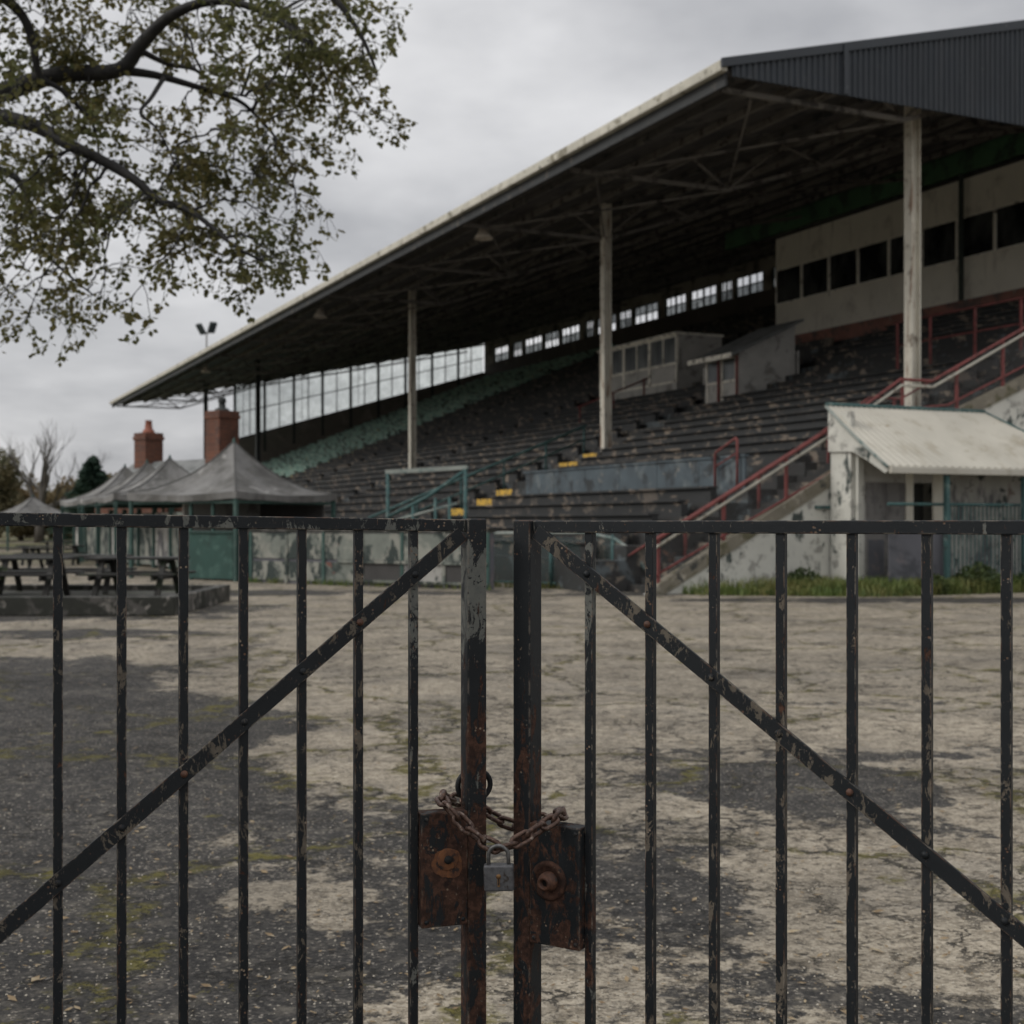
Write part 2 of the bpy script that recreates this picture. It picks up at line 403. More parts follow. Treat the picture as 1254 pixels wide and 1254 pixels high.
M['yellow'] = worn('chipped_yellow_nosing', (0.60,0.37,0.055), [((0.08,0.07,0.05),6.0,0.55,0.05)], var=0.3)
M['barrier'] = worn('blue_grey_barrier_paint', (0.068,0.088,0.10), [((0.20,0.185,0.16),2.6,0.64,0.03),((0.03,0.034,0.036),1.6,0.58,0.06),((0.12,0.14,0.145),1.0,0.58,0.06)], var=0.35)
M['white_peel'] = worn('peeling_whitewash', (0.54,0.53,0.475), [((0.045,0.058,0.052),1.9,0.60,0.03,(1,1,0.5)),((0.30,0.29,0.26),3.2,0.58,0.05),((0.09,0.10,0.09),4.0,0.655,0.02),((0.18,0.13,0.10),0.8,0.66,0.03)], var=0.3, vs=0.8)
M['white_peel_mess'] = worn('badly_peeling_wall', (0.37,0.36,0.33), [((0.12,0.115,0.118),2.1,0.53,0.05,(1,1,0.4)),((0.05,0.06,0.055),3.4,0.60,0.02),((0.19,0.15,0.13),2.0,0.63,0.04)], var=0.35)
M['front_wall'] = worn('flaking_low_wall_paint', (0.25,0.25,0.215), [((0.028,0.040,0.036),2.6,0.49,0.02,(1,1,0.5)),((0.17,0.185,0.16),1.3,0.54,0.05),((0.15,0.06,0.045),1.7,0.70,0.02)], var=0.35)
M['stringer'] = worn('mossy_concrete_stringer', (0.185,0.165,0.125), [((0.10,0.09,0.05),2.4,0.56,0.06),((0.33,0.30,0.24),4.0,0.62,0.04),((0.045,0.045,0.04),1.8,0.60,0.05)], var=0.4)
M['cladding'] = worn('cream_cladding', (0.74,0.70,0.60), [((0.56,0.52,0.44),0.9,0.62,0.1)], var=0.15, vs=0.5, streak=((0.40,0.36,0.29),2.5,0.68,0.1))
M['grey_panel'] = worn('grey_boards', (0.42,0.405,0.375), [((0.22,0.21,0.19),1.5,0.58,0.06)], var=0.3)
M['cream_trim'] = worn('cream_window_trim', (0.80,0.76,0.66), [((0.16,0.14,0.11),4.0,0.6,0.06)], var=0.3)
M['green_beam'] = worn('dark_green_beam_paint', (0.06,0.14,0.07), [((0.03,0.06,0.035),1.0,0.55,0.08)], var=0.4, vs=0.4)
M['red_brick_dark'] = worn('dark_red_plinth', (0.22,0.10,0.075), [((0.09,0.065,0.058),1.4,0.52,0.06),((0.20,0.16,0.13),3.0,0.68,0.03)], var=0.4)
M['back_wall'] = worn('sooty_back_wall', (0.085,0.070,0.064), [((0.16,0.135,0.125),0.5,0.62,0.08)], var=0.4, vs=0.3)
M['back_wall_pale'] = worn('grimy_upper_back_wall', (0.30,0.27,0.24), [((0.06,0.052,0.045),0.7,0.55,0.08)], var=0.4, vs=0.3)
M['parapet'] = worn('brown_parapet_boards', (0.19,0.165,0.14), [((0.27,0.235,0.20),0.8,0.6,0.06)], var=0.3)
M['red_rail'] = worn('faded_red_rail_paint', (0.165,0.042,0.038), [((0.10,0.03,0.026),5.0,0.56,0.05),((0.25,0.17,0.14),9.0,0.68,0.03)], var=0.35)
M['cream_rail'] = worn('cream_rail_paint', (0.40,0.38,0.32), [((0.18,0.15,0.12),6.0,0.6,0.05)], var=0.3)
M['teal'] = worn('faded_teal_paint', (0.040,0.095,0.092), [((0.16,0.22,0.20),5.0,0.60,0.05),((0.03,0.05,0.05),4.0,0.60,0.05)], var=0.35)
M['teal_pale'] = worn('chalky_rail_paint', (0.24,0.26,0.235), [((0.10,0.15,0.14),3.0,0.56,0.06)], var=0.3)
M['mullion'] = worn('green_screen_steel', (0.040,0.052,0.044), var=0.4)
M['booth_green'] = worn('green_kiosk_boards', (0.020,0.062,0.050), [((0.042,0.095,0.078),3.0,0.58,0.06),((0.015,0.03,0.026),2.0,0.62,0.06)], var=0.35)
M['shade_white'] = worn('old_lamp_enamel', (0.50,0.45,0.38), [((0.25,0.16,0.10),9,0.62,0.05)], var=0.2)
M['interior'] = worn('dim_interior_boards', (0.05,0.047,0.045), var=0.4)
M['canvas'] = worn('grimy_grey_canvas', (0.185,0.181,0.173), [((0.085,0.082,0.076),0.75,0.53,0.10),((0.34,0.332,0.315),1.3,0.64,0.06)], var=0.45, vs=0.6, rough=0.9, streak=((0.11,0.105,0.095),2.5,0.58,0.1), bump=0.55, bd=0.05, bs=3)
M['canvas_seam'] = worn('dark_canvas_seam', (0.075,0.073,0.068), var=0.4)
M['tent_post'] = worn('green_tent_posts', (0.034,0.075,0.064), [((0.075,0.115,0.10),6,0.6,0.05)], var=0.3)
M['door_grey'] = worn('grey_plank_door', (0.205,0.195,0.185), [((0.12,0.115,0.11),2.5,0.58,0.06)], var=0.3, streak=((0.11,0.10,0.10),5,0.6,0.06))
M['door_dark'] = worn('dark_doorway_panel', (0.022,0.022,0.02), [((0.09,0.06,0.045),3.0,0.68,0.03)], var=0.4)
M['purple_panel'] = worn('grey_violet_panel', (0.105,0.105,0.118), [((0.17,0.14,0.14),2.2,0.62,0.06),((0.06,0.062,0.07),1.4,0.56,0.06)], var=0.35)
M['canopy'] = worn('stained_cream_canopy', (0.47,0.445,0.38), [((0.34,0.31,0.245),0.8,0.60,0.10),((0.30,0.25,0.17),2.6,0.68,0.05)], var=0.25, vs=0.6, rough=0.8, streak=((0.33,0.295,0.23),1.9,0.62,0.1))
M['wood_dark'] = worn('mossy_dark_timber', (0.017,0.016,0.014), [((0.045,0.042,0.036),3.5,0.6,0.06),((0.03,0.038,0.022),2.0,0.58,0.06)], var=0.4)
M['planter'] = worn('mossy_old_concrete', (0.075,0.070,0.062), [((0.020,0.021,0.015),2.3,0.48,0.05),((0.24,0.22,0.195),2.4,0.60,0.05)], var=0.4)
M['soil'] = worn('dark_soil', (0.03,0.028,0.02), [((0.05,0.06,0.025),2,0.56,0.06)], var=0.4)
M['slate'] = worn('grey_slate_roof', (0.17,0.175,0.17), [((0.10,0.105,0.10),2.0,0.55,0.05)], var=0.3)
M['flood'] = worn('dark_floodlight_housing', (0.035,0.045,0.045), var=0.3)

def brick_mat(name, c1, c2, mortar, w=0.22, h=0.075):
    m, t, b = newmat(name)
    n = t.n.new('ShaderNodeTexBrick')
    x, y, z = t.xyz(t.pos())
    t.put(n.inputs['Vector'], t.comb(t.m('ADD', t.m('MULTIPLY', x, 0.9), t.m('MULTIPLY', y, 0.75)), z, 0.0))
    n.inputs['Scale'].default_value = 1.0; n.inputs['Brick Width'].default_value = w; n.inputs['Row Height'].default_value = h
    n.inputs['Mortar Size'].default_value = 0.007; n.inputs['Color1'].default_value = (*c1,1); n.inputs['Color2'].default_value = (*c2,1); n.inputs['Mortar'].default_value = (*mortar,1)
    col = t.mul(n.outputs['Color'], t.m('ADD', 0.55, t.m('MULTIPLY', t.noise(scale=1.4, det=6), 0.9)))
    col = t.mix(col, t.rgb((0.05,0.03,0.028)), t.m('MULTIPLY', t.step(t.noise(scale=2.3, det=5, off=4), 0.58, 0.7), 0.7))
    finish(t, b, col, 0.9, 0, t.bump(n.outputs['Fac'], -0.4, 0.01))
    return m
M['brick'] = brick_mat('red_chimney_brick', (0.165,0.060,0.033), (0.095,0.038,0.025), (0.11,0.08,0.062))
M['clay'] = worn('clay_pot', (0.26,0.09,0.055), var=0.3)
def glass_mat(name, tint, alpha, dirt=(0.3,0.3,0.28), rough=0.12):
    """old window glass: mostly see-through, dusty film, some reflection"""
    m, t, b = newmat(name)
    out = m.node_tree.nodes['Material Output']
    tr = t.n.new('ShaderNodeBsdfTransparent'); tr.inputs[0].default_value = (*tint, 1)
    film = t.step(t.noise(scale=1.6, det=3), 0.20, 0.95)
    t.put(b.inputs['Base Color'], dirt); b.inputs['Roughness'].default_value = rough
    mx = t.n.new('ShaderNodeMixShader')
    t.put(mx.inputs[0], t.m('ADD', alpha*0.6, t.m('MULTIPLY', film, alpha)))
    t.l.new(tr.outputs[0], mx.inputs[1]); t.l.new(b.outputs[0], mx.inputs[2]); t.l.new(mx.outputs[0], out.inputs['Surface'])
    return m
M['screen_glass'] = glass_mat('dusty_screen_glass', (0.93,0.95,0.94), 0.16)
M['clear_glass'] = glass_mat('dusty_window_glass', (0.80,0.82,0.82), 0.45, dirt=(0.12,0.12,0.11))
def dark_glass():
    m, t, b = newmat('dark_booth_glass')
    col = t.mix(t.rgb((0.012,0.013,0.013)), t.rgb((0.075,0.078,0.075)), t.step(t.noise(t.sc(t.pos(), (1,1,0.5)), scale=0.9, det=6), 0.42, 0.75))
    finish(t, b, col, 0.10, 0.0, spec=0.5)
    return m
M['dark_glass'] = dark_glass()
def grey_glass():
    m, t, b = newmat('dusty_booth_glass')
    col = t.mix(t.rgb((0.035,0.042,0.044)), t.rgb((0.12,0.13,0.125)), t.step(t.noise(t.sc(t.pos(), (1,1,0.4)), scale=1.5, det=5), 0.35, 0.7))
    finish(t, b, col, 0.25, 0.0, spec=0.4)
    return m
M['grey_glass'] = grey_glass()
def mesh_mat(name, col, cell, wire, flat=False):
    """chain-link infill: thin wire pattern, open between"""
    m, t, b = newmat(name)
    x, y, z = t.xyz(t.pos())
    h = t.m('ADD', t.m('MULTIPLY', x, 0.80), t.m('MULTIPLY', y, 0.60))
    a = t.m('ADD', h, z); c = t.m('SUBTRACT', h, z)
    def wires(q):
        fr = t.m('FRACT', t.m('DIVIDE', q, cell))
        return t.m('LESS_THAN', fr, wire/cell)
    f = t.m('MAXIMUM', wires(a), wires(c))
    t.put(b.inputs['Base Color'], col); b.inputs['Roughness'].default_value = 0.6
    t.put(b.inputs['Alpha'], f)
    return m
M['wire_mesh'] = mesh_mat('grey_wire_mesh', (0.09,0.085,0.08), 0.09, 0.008)
M['wire_mesh_teal'] = mesh_mat('teal_wire_mesh', (0.06,0.11,0.105), 0.08, 0.009)

# --- vegetation
def leaf_mat(name, a, b2, c, sc=0.9, fine=9.0, trans=0.35):
    m, t, b = newmat(name)
    n = t.noise(scale=sc, det=3); n2 = t.noise(scale=fine, det=2, off=4)
    col = t.mix(t.rgb(a), t.rgb(b2), t.step(n, 0.35, 0.65))
    col = t.mix(col, t.rgb(c), t.step(n2, 0.50, 0.68))
    finish(t, b, col, 0.6, 0.0, spec=0.25)
    out = m.node_tree.nodes['Material Output']
    tl = t.n.new('ShaderNodeBsdfTranslucent'); t.put(tl.inputs[0], col)
    mx = t.n.new('ShaderNodeMixShader'); mx.inputs[0].default_value = trans
    t.l.new(b.outputs[0], mx.inputs[1]); t.l.new(tl.outputs[0], mx.inputs[2]); t.l.new(mx.outputs[0], out.inputs['Surface'])
    return m
M['leaf'] = leaf_mat('browning_green_leaves', (0.115,0.120,0.046), (0.150,0.128,0.046), (0.070,0.082,0.036), sc=1.2, fine=14, trans=0.45)
M['bark'] = worn('dark_wet_bark', (0.012,0.011,0.010), [((0.026,0.024,0.020),6,0.58,0.06)], var=0.4, vs=4)
M['bark_grey'] = worn('grey_bark', (0.085,0.075,0.062), [((0.05,0.045,0.038),1.5,0.55,0.06)], var=0.3)
M['autumn'] = leaf_mat('autumn_brown_leaves', (0.20,0.145,0.075), (0.15,0.130,0.068), (0.24,0.175,0.085), sc=0.25, fine=1.4)
M['autumn2'] = leaf_mat('olive_brown_leaves', (0.15,0.142,0.08), (0.19,0.155,0.082), (0.115,0.12,0.07), sc=0.25, fine=1.4)
M['conifer'] = leaf_mat('dark_conifer_needles', (0.036,0.066,0.046), (0.05,0.084,0.054), (0.026,0.048,0.034), sc=0.4, fine=2.0, trans=0.1)
M['grass'] = leaf_mat('rough_green_grass', (0.125,0.175,0.048), (0.20,0.19,0.07), (0.08,0.12,0.038), sc=0.8, fine=5.0, trans=0.3)
M['weed'] = leaf_mat('dark_weed_leaves', (0.040,0.065,0.024), (0.065,0.085,0.028), (0.028,0.045,0.02), sc=1.0, fine=6.0, trans=0.25)
M['litter'] = leaf_mat('dry_pale_leaves', (0.27,0.20,0.115), (0.17,0.115,0.06), (0.36,0.30,0.20), sc=3.0, fine=20.0, trans=0.1)
M['chips'] = worn('pale_stone_chips', (0.42,0.38,0.31), var=0.5, vs=30)
# ------------------------------------------------------------------ ground
g = MB()
g.add([(-400,-60,0),(400,-60,0),(400,500,0),(-400,500,0)], [(0,1,2,3)])
tag(g.build('ground', M['ground']), kind='structure')

# ------------------------------------------------------------------ gates
ORD = ['first','second','third','fourth','fifth','sixth','seventh','eighth','ninth','tenth','eleventh','twelfth','thirteenth','fourteenth','fifteenth','sixteenth','seventeenth','eighteenth','nineteenth','twentieth']
LEAF_LEN = 1.56
def make_gate(loc, ang, f, n0, pitch, tilt, zt, plate_z, brace, label):
    """local x runs from the meeting stile outwards, f*y is the street side"""
    root = empty('gate_leaf', loc, label, 'gate', rot=(0, 0, 0))
    root.rotation_mode = 'QUATERNION'
    root.rotation_quaternion = Quaternion((0,0,1), ang)
    def part(name, mb, mat, bev=0.0015): return mb.build(name, mat, root, local=True, bevel=bev)
    L = LEAF_LEN
    if f > 0: part('meeting_stile', MB().box(-0.020,0.020,-0.025,0.025,0.06,zt), M['gate_stile'], 0.003)
    else: part('meeting_stile', MB().box(-0.020,0.020,-0.025,0.025,0.06,zt), M['gate_stile_dark'], 0.003)
    part('hinge_stile', MB().box(L,L+0.05,-0.025,0.025,0.06,zt+L*tilt), M['gate'], 0.003)
    part('top_rail', MB().prism([(0.0205,-0.013,zt-0.026),(L-0.0005,-0.013,zt-0.026+L*tilt),(L-0.0005,-0.013,zt-0.0015+L*tilt),(0.0205,-0.013,zt-0.0015)], Vector((0,0.026,0))), M['gate_rail_left'] if f > 0 else M['gate'], 0.002)
    part('bottom_rail', MB().box(0.0205,L-0.0005,-0.013,0.013,0.11,0.15), M['gate'], 0.002)
    for k in range(30):
        x = n0 + k*pitch
        if x > L-0.05: break
        mat = M['gate_pale'] if k == 0 else M['gate_bar']
        w = 0.0086
        o = part('bar', MB().box(x-w,x+w,-w,w,0.1505,zt-0.024+x*tilt), mat, 0.0012)
    # flat brace riveted over the bars
    x0, z0, x1, z1 = brace
    sl = (z1-z0)/(x1-x0); xe = L-0.002; ze = z0+sl*(xe-x0)
    d = Vector((xe-x0,0,ze-z0)); nrm = Vector((-d.z,0,d.x)).normalized()*0.0155
    a = Vector((x0,f*0.0097,z0)); b = Vector((xe,f*0.0097,ze))
    b_ = MB().prism([a-nrm, b-nrm, b+nrm, a+nrm], Vector((0,f*0.007,0)))
    br = part('brace', b_, M['gate_brace'], 0.001)
    k = 0
    while n0+k*pitch < L-0.06:
        x = n0+k*pitch; z = z0+sl*(x-x0)
        if x > x0:
            rv = MB().lathe([(0.0072,0),(0.0066,0.0022),(0.0042,0.0042),(0,0.0048)], (x, f*0.0167, z), (0,f,0), 10)
            r_ = rv.build('rivet', M['brown_rust'] if k % 3 == 1 else M['gate_brace'], br, local=True)
        k += 1
    # lock box
    za, zb = plate_z
    px0, px1 = 0.0207, n0-0.0095
    yf = f*0.028
    pl = part('lock_box', MB().box(px0,px1, min(-f*0.012,yf), max(-f*0.012,yf), zb, za), M['lock_rust'] if f > 0 else M['lock_dark'], 0.003)
    cx = (px0+px1)/2 + (-0.006 if f > 0 else -0.012)
    if f > 0:
        cz = za-0.098
        er = random.Random(2); blob_ = []
        for i in range(40):
            t = 2*math.pi*i/40; rr = 0.029+0.003*math.sin(2*t+1)+0.0012*math.sin(3*t+2)+er.uniform(-.0016,.0016)
            blob_.append((cx+rr*math.cos(t), yf, cz-0.004+rr*1.12*math.sin(t)))
        o = MB().prism(blob_, (0,f*0.0012,0)).build('escutcheon', M['orange_rust'], pl, local=True)
        MB().lathe([(0.0,0.0),(0.0225,0.0),(0.0222,0.0010),(0.0205,0.0015),(0.0,0.0016)], (cx,yf+f*0.0012,cz+0.004), (0,f,0), 28).build('rose', M['orange_rust'], o, local=True)
        MB().lathe([(0.0085,0.0),(0.0085,0.003),(0.006,0.005),(0.0,0.0055)], (cx,yf+f*0.0027,cz+0.004), (0,f,0), 12).build('keyhole', M['hole'], pl, local=True)
    else:
        cz = za-0.112
        MB().lathe([(0.040,0.0),(0.040,0.003),(0.036,0.006),(0.030,0.0062),(0.028,0.004),(0.0,0.004)], (cx,yf,cz), (0,f,0), 28).build('escutcheon', M['lock_rust'], pl, local=True)
        MB().lathe([(0.020,0.004),(0.019,0.016),(0.0145,0.018),(0.0145,0.027),(0.0125,0.029),(0.0085,0.029),(0.008,0.017),(0.0,0.016)], (cx+0.002,yf,cz), (0,f,0), 20).build('lock_barrel', M['brown_rust'], pl, local=True)
        MB().lathe([(0.0078,0.0172),(0.0,0.0175)], (cx+0.002,yf,cz), (0,f,0), 16).build('keyhole', M['hole'], pl, local=True)
    for dx in (0.010, px1-px0-0.010):
        for zz in (za-0.012, zb+0.012):
            MB().lathe([(0.0045,0),(0.0042,0.0015),(0.002,0.0028),(0,0.003)], (px0+dx,yf,zz), (0,f,0), 8).build('screw', M['gate'], pl, local=True)
    # ring lug bolted behind the meeting stile
    if f > 0:
        z = 1.060
        ring = [(0.035*math.cos(t)-0.012, -0.034, z+0.031*math.sin(t)) for t in [2*math.pi*i/28 for i in range(28)]]
        lug = MB().tube(ring, 0.0058, 8, closed=True).build('ring_lug', M['collar'], root, local=True)
        MB().box(-0.016,0.012,-0.040,-0.0255,z-0.02,z+0.02).build('lug_plate', M['collar'], lug, local=True, bevel=0.002)
    return root
phL, phR = R(19.3), R(30.5)
pL = Vector((-0.1976+0.1266*math.cos(phL), 2.65+0.1266*math.sin(phL), 0))
pR = Vector((0.1567-0.145*math.cos(phR), 2.65+0.145*math.sin(phR), 0))
gl = make_gate(pL, math.pi+phL, +1, 0.1266, 0.112, 0.0135, 1.608, (1.022,0.794), (0.028,1.578,0.898,0.862),
    'black barred gate leaf on the left, with round orange rust patch on its lock box')
gr = make_gate(pR, -phR, -1, 0.145, 0.132, 0.0, 1.6055, (0.992,0.748), (0.028,1.582,0.965,0.908),
    'black barred gate leaf on the right, lock box with projecting key barrel')
for nm, root, ang in (('left', gl, math.pi+phL), ('right', gr, -phR)):
    d = Vector((math.cos(ang), math.sin(ang), 0))
    p = root.location + d*(LEAF_LEN+0.14)
    e = empty('gate_post', p, 'dark square steel post that carries the %s gate leaf' % nm, 'gate post')
    MB().frame(p-Vector((0.06,0.06,0)), Vector((0.12,0,0)), Vector((0,0.12,0)), Vector((0,0,1.85))).build('shaft', M['gate'], e, bevel=0.004)
    MB().lathe([(0.095,1.852),(0.095,1.87),(0.02,1.92),(0,1.921)], p, UP, 4, False).build('cap', M['gate'], e)

# ------------------------------------------------------------------ chain and padlock
def catmull(pts, n=40):
    m = len(pts); out = []
    for i in range(m):
        a,b,c,d = pts[i-1],pts[i],pts[(i+1)%m],pts[(i+2)%m]
        for k in range(n):
            t = k/n
            out.append(0.5*((2*b)+(c-a)*t+(2*a-5*b+4*c-d)*t*t+(3*b-a-3*c+d)*t**3))
    return out
cp = [at(546,986,2.615), at(562,1003,2.605), at(585,1025,2.603), at(613,1038,2.600), at(642,1026,2.605), at(668,1010,2.625), at(683,1000,2.66),
      at(690,996,2.735), at(668,1002,2.79), at(630,1010,2.805), at(606,1000,2.80), at(575,985,2.775), at(548,976,2.725), at(541,977,2.66)]
path = catmull(cp)
tot = 0; cum = [0]
for i in range(len(path)):
    tot += (path[(i+1) % len(path)]-path[i]).length; cum.append(tot)
nl = 2*round(tot/0.066)
pitch = tot/nl
def path_at(s):
    s %= tot
    lo = 0; hi = len(path)-1
    import bisect
    i = min(bisect.bisect_right(cum, s)-1, len(path)-1)
    f_ = (s-cum[i])/max(1e-9, cum[i+1]-cum[i])
    return path[i].lerp(path[(i+1) % len(path)], f_)
wr = 0.0047; hl = pitch/2+wr*0.95; hw = 0.0104
lk = []
for i in range(24):
    t = 2*math.pi*i/24
    cx_, sy_ = math.cos(t), math.sin(t)
    x = (hl-hw)*(1 if cx_ > 0 else -1) + hw*cx_ if abs(cx_) > 1e-6 else 0
    lk.append((x, hw*sy_, 0))
link_me = None
chain = empty('chain', at(613,1038,2.60), 'rusty steel chain looped round both meeting stiles', 'chain')
cr = random.Random(4)
for i in range(nl):
    c = path_at((i+0.5)*pitch); t = (path_at((i+0.95)*pitch)-path_at((i+0.05)*pitch)).normalized()
    side = t.cross(Vector((0,-1,0.25))).normalized(); nrm = side.cross(t)
    roll = (R(22) if i % 2 else R(-62)) + R(cr.uniform(-14,14))
    yv = side*math.cos(roll)+nrm*math.sin(roll); zv = t.cross(yv)
    if link_me is None:
        o = MB().tube(lk, wr, 8, closed=True).build('chain_link', M['chain'], chain, local=True); link_me = o.data
    else:
        o = bpy.data.objects.new('chain_link', link_me); COL.objects.link(o); o.parent = chain
    mw = Matrix(((t.x,yv.x,zv.x),(t.y,yv.y,zv.y),(t.z,yv.z,zv.z))).to_4x4()
    o.rotation_mode = 'QUATERNION'; o.rotation_quaternion = mw.to_quaternion(); o.location = c-chain.location
pk = at(611.5,1090,2.592)
pad = empty('padlock', pk, 'dull steel padlock hanging from the chain between the two gates', 'padlock')
pad.rotation_euler = (R(2), R(-1.5), R(-3))
MB().box(-0.0292,0.0292,-0.011,0.011,0,0.0515).build('body', M['steel'], pad, local=True, bevel=0.004, seg=3)
sh = [(-0.0195,0,0.046),(-0.0195,0,0.066)]
for i in range(1,12):
    t = math.pi-math.pi*i/12; sh.append((0.0195*math.cos(t),0,0.068+0.0195*math.sin(t)))
sh += [(0.0195,0,0.066),(0.0195,0,0.046)]
MB().tube(sh, 0.0040, 10).build('shackle', M['shackle'], pad, local=True)
kh = MB().lathe([(0.0,0.0),(0.0048,0.0),(0.0048,0.0012),(0.0,0.0013)], (0,-0.0111,0.030), (0,-1,0), 14)
kh.box(-0.0024,0.0024,-0.0122,-0.0111,0.010,0.028)
ko = kh.build('keyhole', M['brass'], pad, local=True)
MB().box(-0.0010,0.0010,-0.0128,-0.0123,0.013,0.026).build('key_slot', M['hole'], ko, local=True)
# ------------------------------------------------------------------ grandstand
S_END, W_BACK, S_ROOF = 91.0, 34.0, 95.0
S0 = 1.1
stand = empty('grandstand', st(0,0,0), 'long disused grandstand with one sloping dark roof on tall cream columns', 'grandstand')
def sp(name, mb, mat, bev=0, parent=None): return mb.build(name, mat, parent or stand, bevel=bev)
# stepped terrace
poly = [(W0,-0.02)]
for k in range(NSTEP):
    poly += [(W0+k*TH, 0.72+k*TR), (W0+(k+1)*TH, 0.72+k*TR)]
tb = MB()
vs = []; n = len(poly)
NS = 1
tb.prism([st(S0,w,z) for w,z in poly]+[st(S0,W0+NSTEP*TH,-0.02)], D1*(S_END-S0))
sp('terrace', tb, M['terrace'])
# roof: wedge of decking with a real thickness
sp('roof', MB().prism([st(0,-0.1,11.99), st(0,-0.1,12.17), st(0,35.2,rooftop(35.2)), st(0,35.2,soffit(35.2)), st(0,0.35,soffit(0.35))], D1*S_ROOF), [M['soffit']])
sp('roof_sheet', MB().prism([st(-0.10,-0.16,12.175), st(-0.10,-0.16,12.215), st(-0.10,35.3,rooftop(35.3)+0.05), st(-0.10,35.3,rooftop(35.3)+0.01)], D1*(S_ROOF+0.2)), M['roof_top'])
gt = MB().sbox(-0.12,S_ROOF+0.1,-0.36,-0.17,11.99,12.25)
sp('gutter', gt, M['fascia'], 0.03)
sp('fascia_board', MB().sbox(0,S_ROOF,-0.165,-0.105,11.70,12.00), M['fascia_dark'])
# gable panel of corrugated steel
gp = MB(); zb = 11.89
w = -0.05; cols = []
def gable_bottom(w): return zb if w < 14 else zb+(w-14)*0.30
while w < 34.6:
    for dw, ds in ((0,-0.125),(0.055,-0.125),(0.085,-0.165),(0.14,-0.165)):
        cols.append((w+dw, ds))
    w += 0.17
vs = []; fs = []
for i,(w,s_) in enumerate(cols):
    vs += [st(s_,w,gable_bottom(w)), st(s_,w,rooftop(w)+0.02)]
    if i: fs.append((2*i-2,2*i-1,2*i+1,2*i))
nb = len(vs)
for i,(w,s_) in enumerate(cols):
    vs += [st(-0.115,w,gable_bottom(w)), st(-0.115,w,rooftop(w)+0.02)]
    if i: fs.append((nb+2*i,nb+2*i+1,nb+2*i-1,nb+2*i-2)); fs.append((2*i-2,2*i,nb+2*i,nb+2*i-2))
gp.add(vs, fs)
sp('gable_panel', gp, M['navy'])
sp('barge_flashing', MB().prism([st(-0.20,-0.36,12.05), st(-0.20,-0.36,12.26), st(-0.20,35.3,rooftop(35.3)+0.10), st(-0.20,35.3,rooftop(35.3)-0.17)], D1*0.085), M['navy_cap'])
sp('flashing_joint', MB().sbox(-0.225,-0.202,3.1,3.22,11.90,rooftop(3.1)+0.1), M['navy_cap'])
# columns
CW = 5.6
def column(s, w, mat, dark=False):
    c = MB(); z0 = tier_z(w)-0.05; z1 = soffit(w)-0.02; h = 0.15; t = 0.035
    # H section, flanges towards the front
    c.sbox(s-h,s+h,w-h,w-h+t,z0,z1); c.sbox(s-h,s+h,w+h-t,w+h,z0,z1); c.sbox(s-0.02,s+0.02,w-h+t,w+h-t,z0,z1)
    o = sp('column', c, mat)
    sp('base_plate', MB().sbox(s-0.28,s+0.28,w-0.28,w+0.28,z0+0.02,z0+0.09), M['column_dark'], parent=o)
    return o
near_c = column(1.45, 6.7, M['column'])
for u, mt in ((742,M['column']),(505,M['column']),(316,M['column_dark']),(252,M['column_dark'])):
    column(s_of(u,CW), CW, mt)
# roof trusses and purlins
for i in range(13):
    s = 0.55+i*7.8
    t = MB(); zc = 11.80
    t.bar(st(s,0.1,zc), st(s,CW,zc), 0.10, 0.12)
    t.bar(st(s,CW,zc), st(s,13,soffit(13)-0.45), 0.10, 0.12)
    t.bar(st(s,13,soffit(13)-0.45), st(s,33.5,soffit(33.5)-0.55), 0.10, 0.14)
    for a,b in ((2.6,4.2),(CW,4.2),(CW,7.6),(9.2,7.6),(9.2,11),(13,11),(13,15.5),(18,15.5),(18,20.5),(23,20.5),(23,25.5),(28,25.5),(28,30.5)):
        za = zc if a <= CW else (zc+(soffit(13)-0.45-zc)*(a-CW)/(13-CW) if a < 13 else soffit(a)-0.5)
        t.bar(st(s,a,za), st(s,b,soffit(b)-0.06), 0.07, 0.07)
    sp('roof_truss', t, M['truss'])
for i in range(19):
    w = 0.8+i*1.8
    sp('purlin', MB().sbox(0.05,S_ROOF-0.1,w-0.06,w+0.06,soffit(w)-0.20,soffit(w)+0.02), M['truss'] if i % 3 else M['soffit'])
for i in range(12):      # wind bracing between the first trusses
    s = 0.55+i*7.8
    t = MB(); t.bar(st(s,1.0,11.85), st(s+7.8,CW,11.85), 0.06, 0.06); t.bar(st(s+7.8,1.0,11.77), st(s,CW,11.77), 0.06, 0.06)
    sp('wind_brace', t, M['truss'])
